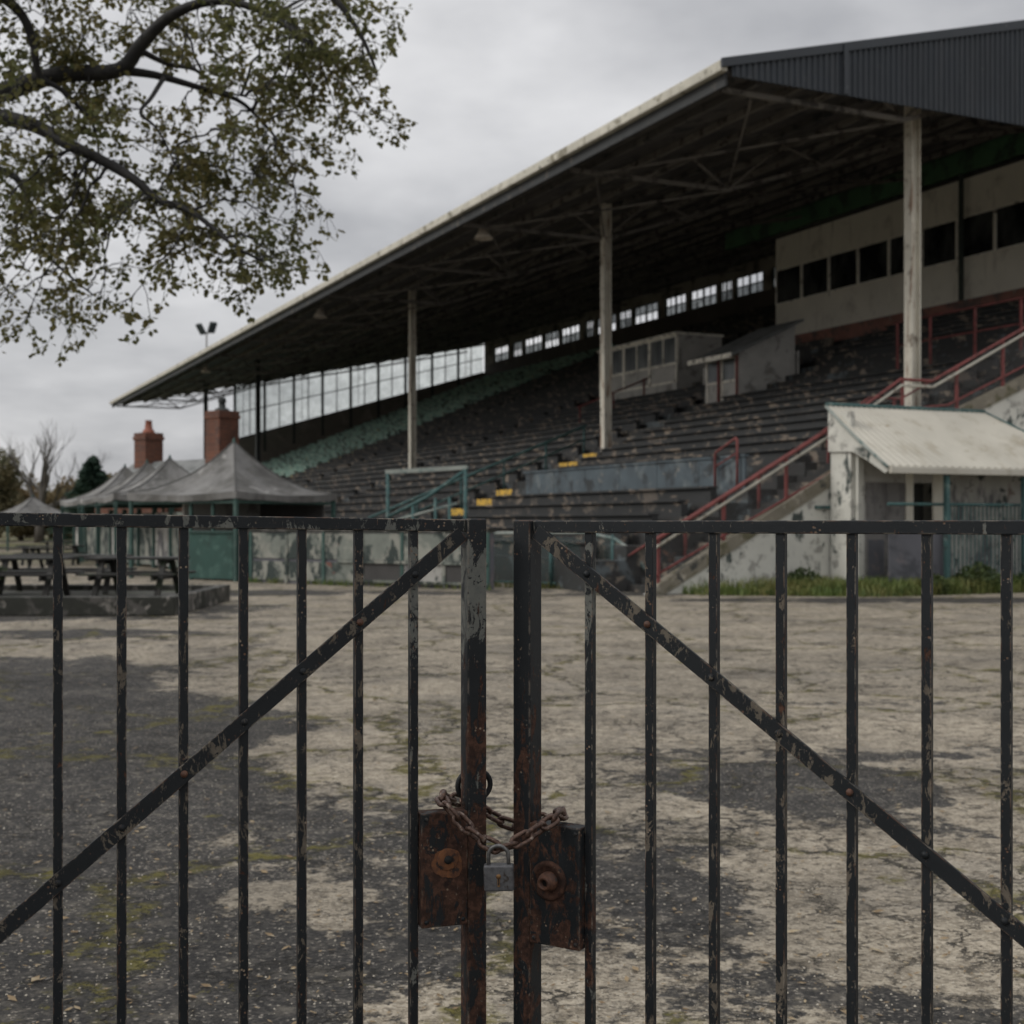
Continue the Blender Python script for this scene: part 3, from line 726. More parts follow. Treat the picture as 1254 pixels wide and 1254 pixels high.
# back wall with its band of small windows
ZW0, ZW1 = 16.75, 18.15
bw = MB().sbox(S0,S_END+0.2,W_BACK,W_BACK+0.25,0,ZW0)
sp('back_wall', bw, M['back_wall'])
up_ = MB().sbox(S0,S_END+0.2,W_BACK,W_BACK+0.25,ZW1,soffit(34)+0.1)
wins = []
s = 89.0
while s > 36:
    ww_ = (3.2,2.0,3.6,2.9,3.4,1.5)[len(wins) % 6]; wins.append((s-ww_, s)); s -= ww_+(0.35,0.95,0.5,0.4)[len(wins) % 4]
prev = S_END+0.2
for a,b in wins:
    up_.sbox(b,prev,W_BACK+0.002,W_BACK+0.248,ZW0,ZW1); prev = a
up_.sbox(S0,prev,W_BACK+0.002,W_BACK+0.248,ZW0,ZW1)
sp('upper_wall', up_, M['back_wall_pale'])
wr_ = random.Random(8)
for a,b in wins:
    f_ = MB()
    f_.sbox(a,b,W_BACK+0.05,W_BACK+0.15,ZW0,ZW0+0.09); f_.sbox(a,b,W_BACK+0.05,W_BACK+0.15,ZW1-0.09,ZW1)
    for q in (0,0.5,1): f_.sbox(a+(b-a-0.12)*q,a+(b-a-0.12)*q+0.12,W_BACK+0.04,W_BACK+0.16,ZW0+0.09,ZW1-0.09)
    f_.sbox(a,b,W_BACK+0.06,W_BACK+0.14,(ZW0+ZW1)/2-0.04,(ZW0+ZW1)/2+0.04)
    for q in (0.25,0.75): f_.sbox(a+(b-a)*q-0.03,a+(b-a)*q+0.03,W_BACK+0.065,W_BACK+0.135,ZW0+0.09,ZW1-0.09)
    o = sp('window', f_, M['mullion'])
    keep_ = ((0,0),(1,0),(2,0),(3,0)) if wr_.random() < 0.5 else ((0,1),(1,1),(2,1),(3,1))
    pn = MB()
    for i in range(4):
        for j in range(2):
            if (i,j) not in keep_: continue
            aa = a+0.06+(b-a-0.12)*i/4; bb = a+0.06+(b-a-0.12)*(i+1)/4; z0 = ZW0+0.05+j*0.65
            pn.sbox(aa,bb,W_BACK+0.095,W_BACK+0.105,z0,z0+0.65)
    pn.build('pane', M['clear_glass'], o)
# far end: parapet and glazed screen
def par_z(w): return 9.6+(w-12)*0.295
EW = S_END
sp('end_parapet', MB().prism([st(EW+0.02,7.4,0),st(EW+0.02,33.95,0),st(EW+0.02,33.95,par_z(33.95)),st(EW+0.02,7.4,par_z(7.4))], D1*0.18), M['parapet'])
nb_ = 9; wa0 = 9.8
for i in range(nb_):
    wa = wa0+(W_BACK-0.1-wa0)*i/nb_; wb = wa0+(W_BACK-0.1-wa0)*(i+1)/nb_
    f_ = MB(); c0 = 0.02
    def q(w, k): return par_z(w)+(soffit(w)-0.05-par_z(w))*k
    def sl(w0,w1,k,h):
        f_.prism([st(EW+c0,w0,q(w0,k)-h),st(EW+c0,w1,q(w1,k)-h),st(EW+c0,w1,q(w1,k)+h),st(EW+c0,w0,q(w0,k)+h)], D1*0.10)
    f_.sbox(EW,EW+0.14,wa-0.11,wa+0.11,par_z(wa)-1.8,soffit(wa))
    sl(wa+0.11,wb-0.11,0,0.06); sl(wa+0.11,wb-0.11,1,0.06); sl(wa+0.11,wb-0.11,0.47,0.045)
    wm = (wa+wb)/2
    f_.sbox(EW+0.03,EW+0.09,wm-0.04,wm+0.04,q(wm,0),q(wm,1))
    if i % 2 == 0: f_.sbox(EW+0.035,EW+0.085,wa+0.28*(wb-wa)-0.02,wa+0.28*(wb-wa)+0.02,q(wa,0)+0.4,q(wa,1)+0.3)
    o = sp('screen_window', f_, M['mullion'])
    MB().prism([st(EW+0.06,wa+0.1,q(wa+0.1,0)),st(EW+0.06,wb-0.1,q(wb-0.1,0)),st(EW+0.06,wb-0.1,q(wb-0.1,1)),st(EW+0.06,wa+0.1,q(wa+0.1,1))], D1*0.01).build('pane', M['screen_glass'], o)
# near end: stair up the side of the terrace, with its painted side wall
def stair_z(w): return 0.537*(w+2.1) if w < 5.5 else (4.08 if w < 6.4 else 4.08+0.42*(w-6.4))
sc_ = MB(); pl_ = [(-2.1,-0.02)]
w = -2.1; z = 0
while w < 5.4:
    z += 0.1611; pl_ += [(w,z),(w+0.3,z)]; w += 0.3
pl_ += [(6.4,z)]; w = 6.4
while w < 20:
    z += 0.168; pl_ += [(w,z),(w+0.4,z)]; w += 0.4
pl_ += [(w,-0.02)]
sp('stair', sc_.prism([st(-0.045,a,b) for a,b in pl_], D1*(S0+0.04)), M['terrace'])
top = [(-2.6,0.02),(-2.3,0.12),(5.5,4.30),(6.4,4.34),(20.4,10.2)]
sp('stair_side_wall', MB().prism([st(-0.25,-2.5,-0.02)]+[st(-0.25,a,b-0.30 if b > 0.4 else max(b-0.1,0)) for a,b in top[1:]]+[st(-0.25,20.4,-0.02)], D1*0.2), M['white_peel'])
strg = MB()
for (a,za),(b,zb2) in zip(top[1:],top[2:]):
    strg.prism([st(-0.29,a,za-0.31),st(-0.29,b,zb2-0.31),st(-0.29,b,zb2),st(-0.29,a,za)], D1*0.27)
sp('stringer', strg, M['stringer'])
sp('wall_ledge', MB().sbox(-0.31,-0.253,2.2,3.6,1.93,2.0), M['teal'])
sp('wall_batten', MB().sbox(-0.30,-0.253,1.1,1.17,0.1,1.3), M['teal'])
# yellow nosings on the two aisles
yr = random.Random(5)
for s0_, kk in ((16.3, range(1,12)), (61.9, range(8,34))):
    for k in kk:
        if yr.random() < 0.08: continue
        w = W0+k*TH; z = 0.72+k*TR
        a = s0_+yr.uniform(0,0.3); b = a+yr.uniform(1.0,1.6)
        t = MB(); t.sbox(a,b,w-0.006,w+0.26,z+0.004,z+0.010); t.sbox(a,b,w-0.012,w-0.006,z-0.22,z+0.010)
        sp('step_nosing', t, M['yellow'])

# ------------------------------------------------------------------ benches on the terrace
def bench_mb(L):
    b = MB()
    # broken front boards under a two plank seat
    b.sbox(0,L,0.0,0.15,0.375,0.425); b.sbox(0,L,0.165,0.31,0.377,0.427)
    b.sbox(0.02,L-0.02,0.10,0.13,0.0,0.374)
    n_ = int(L/2.2)+1
    for i in range(n_+1):
        a = 0.02+(L-0.12)*i/n_
        b.sbox(a,a+0.07,0.135,0.29,0.0,0.374)
    return b
proto = {}
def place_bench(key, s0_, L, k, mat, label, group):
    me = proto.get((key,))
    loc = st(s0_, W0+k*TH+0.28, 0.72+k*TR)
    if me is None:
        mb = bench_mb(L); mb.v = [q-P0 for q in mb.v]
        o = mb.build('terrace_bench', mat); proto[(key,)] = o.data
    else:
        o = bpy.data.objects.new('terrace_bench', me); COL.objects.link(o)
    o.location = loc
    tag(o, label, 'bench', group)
def ordn(n):
    tens = {20:'twent',30:'thirt',40:'fort'}
    if n <= 20: return ORD[n-1]
    t_, u_ = n//10*10, n % 10
    return tens[t_]+'ieth' if u_ == 0 else tens[t_]+'y-'+ORD[u_-1]
secs = [('near', 2.0, 15.3, 'bench', 25, 'block beside the red stair rail', 'grey'),
        ('b', 18.7, 33.5, 'bench', 25, 'block between the second and third columns', 'grey'),
        ('c', 35.2, 50.2, 'bench', 43, 'block behind the third column', 'grey'),
        ('d', 52.0, 61.4, 'bench', 43, 'block this side of the green seats', 'grey'),
        ('e', 63.8, 89.5, 'bench_green', 43, 'green block by the glazed end screen', 'green')]
CAB = (24.0, 32.5, 13.3, 16.8)    # s and w range kept free for the cabins
for key, a, b, mt, top_n, where, colr in secs:
    for k in range(0, top_n):
        w = W0+k*TH
        if key == 'near' and (1.0 < w < 2.5): continue
        if abs(w+0.45-CW) < 0.55 and key == 'near': pass
        if key in ('b',) and CAB[2]-0.9 < w < CAB[3]: continue
        if key == 'near' and 10.0 < w < 14.0:
            if w < 13.2: continue
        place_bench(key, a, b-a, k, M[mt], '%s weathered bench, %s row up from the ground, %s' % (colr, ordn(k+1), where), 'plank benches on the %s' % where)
# blue grey barrier across the near block
bar = empty('barrier_wall', st(2.2,2.0,tier_z(2.0)), 'long blue-grey painted barrier across the near block at the foot of the second column', 'barrier')
zb_ = tier_z(2.05)
for i in range(6):
    a = 2.3+i*2.15
    MB().sbox(a,a+2.13,2.0,2.06,zb_,zb_+0.86).build('panel', M['barrier'], bar, bevel=0.01)
MB().sbox(2.25,15.3,1.96,2.10,zb_+0.862,zb_+0.92).build('capping', M['barrier'], bar)
for s in (2.6,6.9,11.2,14.9): MB().sbox(s,s+0.1,2.062,2.16,zb_,zb_+0.85).build('post', M['barrier'], bar)

# ------------------------------------------------------------------ cabins in the stand
# long glazed viewing box at the back
WB, ZB0, ZB1, ZB2, ZB3 = 20.7, 10.1, 12.0, 13.67, 15.15
sB1, sB0 = s_of(950,WB), 2.6
vb = empty('viewing_box', st(sB1,WB,ZB0), 'long cream clad viewing box with a row of dark windows high in the stand', 'viewing box')
MB().sbox(sB0,sB1,WB,WB+0.12,ZB0,ZB1).build('lower_wall', M['cladding'], vb)
MB().sbox(sB0,sB1,WB,WB+0.12,ZB2,ZB3).build('upper_wall', M['cladding'], vb)
MB().sbox(sB1-0.1,sB1,WB+0.121,WB+6,ZB0,ZB3).build('side_wall', M['grey_panel'], vb)
MB().sbox(sB0,sB0+0.1,WB+0.121,WB+6,ZB0,ZB3).build('side_wall', M['grey_panel'], vb)
MB().sbox(sB0+0.101,sB1-0.101,WB+5.9,WB+6,ZB0,ZB3).build('rear_wall', M['interior'], vb)
MB().sbox(sB0,sB1,WB-0.02,WB+6.05,ZB3+0.001,ZB3+0.12).build('ceiling', M['interior'], vb)
MB().sbox(sB0,sB1,WB-0.06,WB+6.0,ZB0-0.13,ZB0-0.001).build('floor', M['column_dark'], vb)
nw = 12; pw = (sB1-sB0)/nw
for i in range(nw):
    a = sB1-(i+1)*pw; b = a+pw
    f_ = MB(); f_.sbox(a,a+0.07,WB-0.03,WB+0.13,ZB1,ZB2); f_.sbox(b-0.07,b,WB-0.03,WB+0.13,ZB1,ZB2)
    f_.sbox(a+0.07,b-0.07,WB-0.025,WB+0.11,ZB1,ZB1+0.06); f_.sbox(a+0.07,b-0.07,WB-0.025,WB+0.11,ZB2-0.06,ZB2)
    o = f_.build('window', M['cream_trim'], vb)
    MB().sbox(a+0.07,b-0.07,WB+0.03,WB+0.045,ZB1+0.06,ZB2-0.06).build('pane', M['dark_glass'], o)
for s in [sB1-pw*j-0.02 for j in (2,4,6,8,10)]:
    MB().sbox(s-0.012,s+0.012,WB-0.016,WB-0.001,ZB0,ZB1).build('cover_strip', M['cream_trim'], vb)
ps = s_of(1182,WB)
MB().sbox(ps-0.14,ps+0.0,WB-0.35,WB-0.2,ZB0-0.6,ZB3+0.6).build('corner_pole', M['mullion'], vb)
MB().sbox(3.0,sB1-0.3,18.75,18.95,tier_z(18.6)-0.1,ZB0-0.16).build('plinth', M['red_brick_dark'], vb)
gb = MB().sbox(2.4,sB1+3.6,20.25,20.5,ZB3+0.13,soffit(20.3)-0.02)
tag(gb.build('green_beam', M['green_beam']), 'dark green painted beam along the roof above the cream viewing box', 'beam')
# glazed cabin behind the second column
cs0, cs1, cw0, cw1 = 24.7, 31.8, 14.0, 16.4
cz0, cz1 = 7.85, 10.0
cb = empty('glazed_cabin', st(cs0,cw0,cz0), 'small cabin with three cream framed windows behind the second column', 'cabin')
MB().sbox(cs0,cs1,cw0+0.02,cw1,cz0-0.45,cz0).build('base', M['grey_panel'], cb)
MB().sbox(cs0,cs1,cw0+0.05,cw0+0.12,cz0,cz0+0.82).build('wall', M['grey_panel'], cb)
MB().sbox(cs0,cs0+0.08,cw0+0.121,cw1,cz0,cz1).build('side_wall', M['grey_panel'], cb)
MB().sbox(cs1-0.08,cs1,cw0+0.121,cw1,cz0,cz1).build('side_wall', M['grey_panel'], cb)
MB().sbox(cs0-0.1,cs1+0.1,cw0-0.1,cw1+0.05,cz1,cz1+0.09).build('roof', M['cream_trim'], cb)
MB().sbox(cs0+0.081,cs1-0.081,cw1-0.08,cw1,cz0,cz1).build('rear_wall', M['interior'], cb)
for i in range(3):
    a = cs0+(cs1-cs0)*i/3; b = cs0+(cs1-cs0)*(i+1)/3
    f_ = MB()
    f_.sbox(a,a+0.09,cw0,cw0+0.13,cz0,cz1); f_.sbox(b-0.09,b,cw0,cw0+0.13,cz0,cz1)
    f_.sbox(a+0.09,b-0.09,cw0+0.01,cw0+0.12,cz1-0.1,cz1); f_.sbox(a+0.09,b-0.09,cw0+0.01,cw0+0.12,cz0+0.82,cz0+0.92); f_.sbox(a+0.09,b-0.09,cw0+0.01,cw0+0.049,cz0,cz0+0.1)
    f_.sbox((a+b)/2-0.04,(a+b)/2+0.04,cw0+0.02,cw0+0.11,cz0+0.92,cz1-0.1)
    o = f_.build('window', M['cream_trim'], cb)
    MB().sbox(a+0.09,b-0.09,cw0+0.06,cw0+0.07,cz0+0.92,cz1-0.1).build('pane', M['grey_glass'], o)
# porch hut with a lean-to roof
hs0, hs1, hw0, hw1 = 15.6, 17.9, 11.0, 13.6
hz0, hz1, hz2 = tier_z(11.0), 7.98, 9.3
hut = empty('porch_hut', st(hs0,hw0,hz0), 'small hut with grey lean-to roof and red posts below the viewing box', 'hut')
MB().sbox(hs0,hs1,hw0+0.05,hw0+0.11,hz0,hz1).build('front_wall', M['grey_panel'], hut)
MB().prism([st(hs0,hw0+0.111,hz0),st(hs0,hw1,hz0),st(hs0,hw1,hz2-0.1),st(hs0,hw0+0.111,hz1)], D1*0.07).build('side_wall', M['grey_panel'], hut)
MB().prism([st(hs1-0.07,hw0+0.111,hz0),st(hs1-0.07,hw1,hz0),st(hs1-0.07,hw1,hz2-0.1),st(hs1-0.07,hw0+0.111,hz1)], D1*0.07).build('side_wall', M['grey_panel'], hut)
MB().prism([st(hs0-0.3,hw0-0.5,hz1-0.22),st(hs0-0.3,hw0-0.5,hz1-0.12),st(hs0-0.3,hw1+0.2,hz2+0.06),st(hs0-0.3,hw1+0.2,hz2-0.04)], D1*(hs1-hs0+0.6)).build('roof', M['slate'], hut)
MB().sbox(hs0-0.32,hs1+0.32,hw0-0.56,hw0-0.505,hz1-0.27,hz1-0.09).build('fascia_board', M['cream_trim'], hut)
for i in range(2):
    a = hs0+0.15+i*1.03; f_ = MB()
    f_.sbox(a,a+0.07,hw0,hw0+0.12,hz0+0.05,hz1-0.1); f_.sbox(a+0.9,a+0.97,hw0,hw0+0.12,hz0+0.05,hz1-0.1)
    f_.sbox(a+0.07,a+0.9,hw0+0.01,hw0+0.12,hz0+0.75,hz0+0.83); f_.sbox(a+0.07,a+0.9,hw0+0.01,hw0+0.12,hz1-0.2,hz1-0.12)
    o = f_.build('window', M['cream_trim'], hut)
    MB().sbox(a+0.07,a+0.9,hw0+0.03,hw0+0.04,hz0+0.83,hz1-0.2).build('pane', M['grey_glass'], o)
for s in (hs0-0.06,(hs0+hs1)/2,):
    MB().sbox(s,s+0.08,hw0-0.12,hw0-0.04,hz0,hz1-0.15).build('post', M['red_rail'], hut)
MB().sbox(hs0,hs0+6.5,hw0+2.7,hw0+2.8,tier_z(13.8),tier_z(13.8)+1.0).build('parapet', M['grey_panel'], hut)

# ------------------------------------------------------------------ lamps
for i, u in enumerate((592, 392, 252)):
    w = 1.2; s = s_of(u, w); z = (11.83, 11.83, 11.83)[i]
    p = st(s, w, z)
    o = empty('pendant_lamp', p, ('largest bell shaped cream pendant lamp under the front of the stand roof','middle bell shaped pendant lamp under the front of the stand roof','farthest bell shaped pendant lamp near the far tip of the roof')[i], 'pendant lamp', 'pendant lamps under the roof edge')
    MB().lathe([(0.05,0.34),(0.10,0.28),(0.14,0.12),(0.24,-0.10),(0.34,-0.26),(0.32,-0.26),(0.22,-0.08),(0.0,0.04)], p, UP, 16).build('shade', M['shade_white'], o)
    MB().tube([p+UP*0.3, st(s,w,soffit(w)-0.18)], 0.025, 6).build('stem', M['truss'], o)
s = s_of(253, 0.4); p = st(s, 0.4, rooftop(0.4))
fl = empty('floodlight_mast', p, 'thin mast with two dark floodlights on the far roof edge', 'floodlight')
MB().tube([p-UP*0.05, p+UP*1.35], 0.045, 8).build('mast', M['truss'], fl)
MB().bar(p+UP*1.3+D1*0.5+D2*-0.2, p+UP*1.3-D1*0.5+D2*0.2, 0.06, 0.06).build('crossbar', M['truss'], fl)
for sg in (-1, 1):
    c = p+UP*1.62+Vector((0.36*sg,0,0.05 if sg > 0 else -0.05)); ax = Vector((0.4*sg,-0.5,-0.45)).normalized(); sd = ax.cross(UP).normalized(); u2 = sd.cross(ax)
    MB().frame(c-sd*0.22-u2*0.36-ax*0.09, sd*0.44, u2*0.72, ax*0.18).build('lamp_head', M['flood'], fl)
# ------------------------------------------------------------------ railings
def poly_z(pts, w):
    for (a,za),(b,zb_) in zip(pts,pts[1:]):
        if a <= w <= b: return za+(zb_-za)*(w-a)/(b-a)
    return pts[-1][1]
SR = -0.15
top_l = [(-2.15,1.18),(3.2,4.09),(4.9,5.13),(5.9,5.13),(9.45,6.88),(15,9.21)]
bot_l = [(-2.15,0.40),(3.2,3.02),(5.5,4.45),(6.4,4.55),(9.45,5.86),(15,8.2)]
hr = empty('stair_handrail', st(SR,-2.15,0), 'faded red handrail with cream lower rail climbing the near end stair', 'handrail')
def railmb(pts, s, dz, r):
    return MB().tube([st(s,a,b+dz) for a,b in pts], r, 8)
railmb(top_l, SR, 0, 0.042).build('top_rail', M['red_rail'], hr)
railmb(top_l, SR-0.03, -0.15, 0.038).build('lower_rail', M['cream_rail'], hr)
railmb(bot_l, SR, 0, 0.03).build('bottom_rail', M['red_rail'], hr)
w = -2.05
while w < 14.5:
    MB().sbox(SR-0.03,SR+0.03,w-0.035,w+0.035,poly_z(bot_l,w)-0.42,poly_z(top_l,w)-0.02).build('post', M['red_rail'], hr); w += 1.55 if w > 6 else 1.75
mm = MB()
mm.add([st(SR+0.01,a,poly_z(bot_l,a)) for a in (-2.05,3.2,5.5,9.45,14.5)]+[st(SR+0.01,a,poly_z(top_l,a)-0.15) for a in (-2.05,3.2,5.5,9.45,14.5)], [(i,i+1,i+6,i+5) for i in range(4)])
mm.build('mesh_infill', M['wire_mesh'], hr)
# inner rail of the same stair
ih = empty('inner_handrail', st(1.0,-1,0), 'thin red rail along the inner side of the near end stair', 'handrail')
railmb([(a,b-0.35) for a,b in top_l[:5]], 1.0, 0, 0.03).build('top_rail', M['red_rail'], ih)
w = -0.6
while w < 9: MB().sbox(0.97,1.03,w-0.03,w+0.03,stair_z(w),poly_z(top_l,w)-0.36).build('post', M['red_rail'], ih); w += 2.1
# landing guard below the viewing box
lg = empty('landing_guard', st(8,11.9,tier_z(11.9)), 'red guard rail with tall posts behind the nearest column', 'guard rail')
zt_ = tier_z(11.9)+1.6; zb_ = tier_z(11.8)
for s in (8.0,6.5,4.6,2.8): MB().sbox(s-0.035,s+0.035,11.9,11.97,zb_,zt_-0.04).build('post', M['red_rail'], lg)
MB().tube([st(8.2,11.95,zt_), st(2.6,11.95,zt_)], 0.03, 8).build('top_rail', M['red_rail'], lg)
MB().tube([st(8.0,11.95,zt_-0.75), st(2.8,11.95,zt_-0.75)], 0.03, 8).build('mid_rail', M['red_rail'], lg)
# small hoop at the barrier
hp = s_of(918, 2.6); zb_ = tier_z(2.6)
ho = empty('barrier_hoop', st(hp,2.7,zb_), 'small red hoop rail on the terrace in front of the blue-grey barrier', 'rail')
MB().tube([st(hp+0.55,1.9,zb_-0.34), st(hp+0.55,1.9,zb_+0.62), st(hp+0.5,1.9,zb_+0.68), st(hp-0.4,1.9,zb_+1.0), st(hp-0.45,1.9,zb_+0.95), st(hp-0.45,1.9,zb_-0.34)], 0.035, 8).build('hoop', M['red_rail'], ho)
MB().tube([st(hp+0.55,1.9,zb_+0.3), st(hp-0.45,1.9,zb_+0.62)], 0.025, 8).build('brace', M['red_rail'], ho)
# teal aisle handrail
ar = empty('aisle_handrail', st(18.3,-1.5,tier_z(-1.5)), 'teal handrail rising along the aisle with yellow steps', 'handrail')
tl = [(-2.6,1.75),(6.0,5.25)]
MB().tube([st(18.25,a,b) for a,b in tl], 0.05, 8).build('top_rail', M['teal'], ar)
MB().tube([st(18.25,a,b-0.5) for a,b in tl], 0.035, 8).build('mid_rail', M['teal'], ar)
for w in (-2.5,-0.8,0.9,2.6,4.3,5.9): MB().tube([st(18.25,w,tier_z(w)), st(18.25,w,1.75+(w+2.6)*0.407)], 0.04, 8).build('post', M['teal'], ar)
# far red aisle rail behind the cabin
cr_ = empty('cabin_handrail', st(26,11.5,0), 'dark red handrail climbing past the glazed cabin', 'handrail')
MB().tube([st(26.5,10.0,tier_z(10)+0.9), st(26.5,13.6,tier_z(13.6)+1.0)], 0.04, 8).build('top_rail', M['red_rail'], cr_)
for w in (10.1,11.8,13.4): MB().tube([st(26.5,w,tier_z(w)), st(26.5,w,tier_z(10)+0.9+(w-10)*0.43)], 0.04, 8).build('post', M['red_rail'], cr_)

# ------------------------------------------------------------------ low front wall and teal barriers along the yard
A = Vector((at(308,640,35.6).x, 35.6, 0)); B = Vector((at(598,640,31.5).x, 31.5, 0))
dv = (B-A).normalized(); nv = Vector((dv.y,-dv.x,0))      # nv faces the yard
if nv.y > 0: nv = -nv
Lw = (B-A).length
lw = empty('front_wall', A, 'low wall of flaking pale painted panels along the edge of the yard', 'wall')
def wbox(o, d, n_, a, b, y0, y1, z0, z1, mb=None):
    mb = mb or MB(); mb.frame(o+d*a+n_*y0+UP*z0, d*(b-a), n_*(y1-y0), UP*(z1-z0)); return mb
wbox(A,dv,nv,0,Lw,-0.25,0,0,1.36).build('core', M['purple_panel'], lw)
wbox(A,dv,nv,-0.03,Lw+0.03,-0.3,0.06,1.365,1.44).build('coping', M['planter'], lw)
npn = 6
for i in range(npn):
    a = Lw*i/npn; b = Lw*(i+1)/npn
    wbox(A,dv,nv,a+0.06,b-0.06,0.003,0.03,0.66,1.33).build('panel', M['front_wall'], lw)
    if i < 3: wbox(A,dv,nv,a+0.06,b-0.06,0.003,0.03,0.08,0.58).build('panel', M['front_wall'], lw)
    else: wbox(A,dv,nv,a+0.06,b-0.06,0.003,0.025,0.08,0.58).build('panel', M['white_peel_mess'] if i == 4 else M['interior'], lw)
for i in range(npn+1):
    a = Lw*i/npn
    wbox(A,dv,nv,a-0.045,a+0.045,0.003,0.05,0,1.36).build('pilaster', M['tent_post'] if i % 2 == 0 else M['front_wall'], lw)
wbox(A,dv,nv,Lw*0.5,Lw,0.055,0.09,0.10,0.16).build('skirting_rail', M['front_wall'], lw)
wbox(A,dv,nv,Lw*0.4,Lw,0.055,0.09,0.58,0.65).build('rail', M['front_wall'], lw)
# raised teal frame behind the wall
gf0 = Vector((at(475,640,35.2).x,35.2,0)); gf1 = Vector((at(570,640,34.2).x,34.2,0))
gf = empty('teal_gate_frame', gf0, 'tall tubular teal frame with chalky top rail standing behind the low wall', 'frame')
z0 = 1.6+62/F*35.2; z1 = 1.6+67.5/F*34.2
for p,z in ((gf0,z0),(gf1,z1)): MB().tube([p, p+UP*(z-0.04)], 0.05, 8).build('post', M['teal'], gf)
MB().bar(gf0+UP*z0, gf1+UP*z1, 0.09, 0.11, ext=0.06).build('top_rail', M['teal_pale'], gf)
e_ = (gf1-gf0)
MB().tube([gf0+UP*1.75, gf0+e_*0.5+UP*2.25, gf1+UP*2.95], 0.05, 8).build('brace', M['teal'], gf)
MB().tube([gf0+UP*1.6, gf0+e_*0.9+UP*2.1], 0.035, 8).build('brace', M['teal_pale'], gf)
for q,h in ((0.33,2.05),(0.62,2.25),(0.8,2.25)): MB().tube([gf0+e_*q, gf0+e_*q+UP*h], 0.04, 8).build('post', M['teal'], gf)
# mesh barrier right of the gap
C_ = Vector((at(603,640,33.2).x,33.2,0)); D_ = Vector((at(757,640,31.3).x,31.3,0)); e_ = D_-C_
tf = empty('mesh_barrier', C_, 'teal tube barrier with wire mesh and a curved end at the foot of the terrace', 'barrier')
for q in (0,0.48,0.96): MB().tube([C_+e_*q, C_+e_*q+UP*1.32], 0.045, 8).build('post', M['teal'], tf)
MB().tube([C_+UP*1.33, C_+e_*0.75+UP*1.36, C_+e_*0.97+UP*1.22, C_+e_*1.12+UP*0.9, C_+e_*1.2+UP*0.5], 0.045, 8).build('top_rail', M['teal_pale'], tf)
MB().tube([C_+UP*0.12, C_+e_*1.1+UP*0.12], 0.03, 8).build('bottom_rail', M['teal'], tf)
MB().add([C_+UP*0.12, C_+e_*1.0+UP*0.12, C_+e_*1.0+UP*1.2, C_+UP*1.32],[(0,1,2,3)]).build('mesh_infill', M['wire_mesh_teal'], tf)
bk = Vector((0.42,0.9,0)).normalized()
pb = empty('yard_bench', C_+e_*0.3+bk*0.5, 'plain grey plank bench behind the teal mesh barrier', 'bench')
o0 = C_+e_*0.28+bk*0.45; L_ = e_*0.7
MB().frame(o0+UP*0.5, L_, bk*0.35, UP*0.06).build('seat', M['planter'], pb)
for q in (0.06,0.85): MB().frame(o0+L_*q+bk*0.03, L_*0.08, bk*0.28, UP*0.5).build('leg', M['planter'], pb)
bx = empty('concrete_block', C_+e_*0.75+bk*1.2, 'low grey concrete block behind the teal mesh barrier', 'block')
MB().frame(C_+e_*0.62+bk*0.95, e_*0.42, bk*0.5, UP*0.42).build('block', M['barrier'], bx, bevel=0.03)

# ------------------------------------------------------------------ annex with the cream canopy
ax0, ax1 = 2.62, 9.4
an = empty('canopy_annex', st(-1.2,ax0,0), 'whitewashed annex with grey doors under a stained cream hipped canopy', 'annex')
def abox(*a): return MB().sbox(*a)
ZR, ZE = 4.38, 2.86
ws = -1.05                                   # s of the front wall
abox(ws,-0.32,ax0,ax0+0.12,0,4.2).build('side_wall', M['white_peel'], an)
abox(ws-0.1,ws,ax0+0.13,ax0+0.30,0,3.6).build('corner_pilaster', M['white_peel'], an)
abox(ws-0.02,ws,ax0+0.31,ax0+0.42,0,3.1).build('wall', M['grey_panel'], an)
abox(ws-0.03,ws,ax0+2.75,ax1,0,3.3).build('wall', M['white_peel_mess'], an)
abox(ws-0.02,ws,ax0+0.42,ax0+2.75,2.55,3.3).build('wall', M['grey_panel'], an)
for a in (ax0+0.43,ax0+1.02): 
    d_ = abox(ws-0.025,ws+0.02,a,a+0.58,0.02,2.54).build('door', M['door_grey'], an)
    abox(ws-0.035,ws-0.026,a+0.06,a+0.52,1.35,2.35).build('door_panel', M['door_grey'], d_, bevel=0.004)
    abox(ws-0.035,ws-0.026,a+0.06,a+0.52,0.15,1.2).build('door_panel', M['purple_panel'], d_, bevel=0.004)
abox(ws-0.06,ws,ax0+1.61,ax0+1.82,0,3.1).build('pilaster', M['cladding'], an)
abox(ws+0.3,ws+0.34,ax0+1.82,ax0+2.45,0,2.54).build('doorway', M['door_dark'], an)
abox(ws-0.06,ws,ax0+2.45,ax0+2.74,0,3.1).build('pilaster', M['cladding'], an)
# canopy: curved sheet from ridge to eave, hipped at the right
xh = 7.45
cs = [(-0.30,ZR),(-0.85,ZR-0.42),(-1.4,ZR-0.82),(-1.95,ZR-1.19),(-2.45,ZE)]
cm = MB(); vs = []; th = 0.05
N_ = 64
pr = []
for j,(s,z) in enumerate(cs):
    k = (cs[0][0]-s)/2.15
    wl, wr2 = ax0-0.1, xh+k*2.1
    pr.append([(s,wl+(wr2-wl)*i/N_,z+0.036*(i % 2)) for i in range(N_+1)])
for lay in (0,1):
    for row in pr:
        for (s,w,z) in row: vs.append(st(s,w,z-lay*th))
fs = []; nr = len(pr); nc = N_+1; off = nr*nc
for j in range(nr-1):
    for i in range(N_):
        a = j*nc+i
        fs.append((a,a+1,a+nc+1,a+nc)); fs.append((off+a+nc,off+a+nc+1,off+a+1,off+a))
for i in range(N_):
    a = (nr-1)*nc+i; fs.append((a,a+1,off+a+1,off+a))
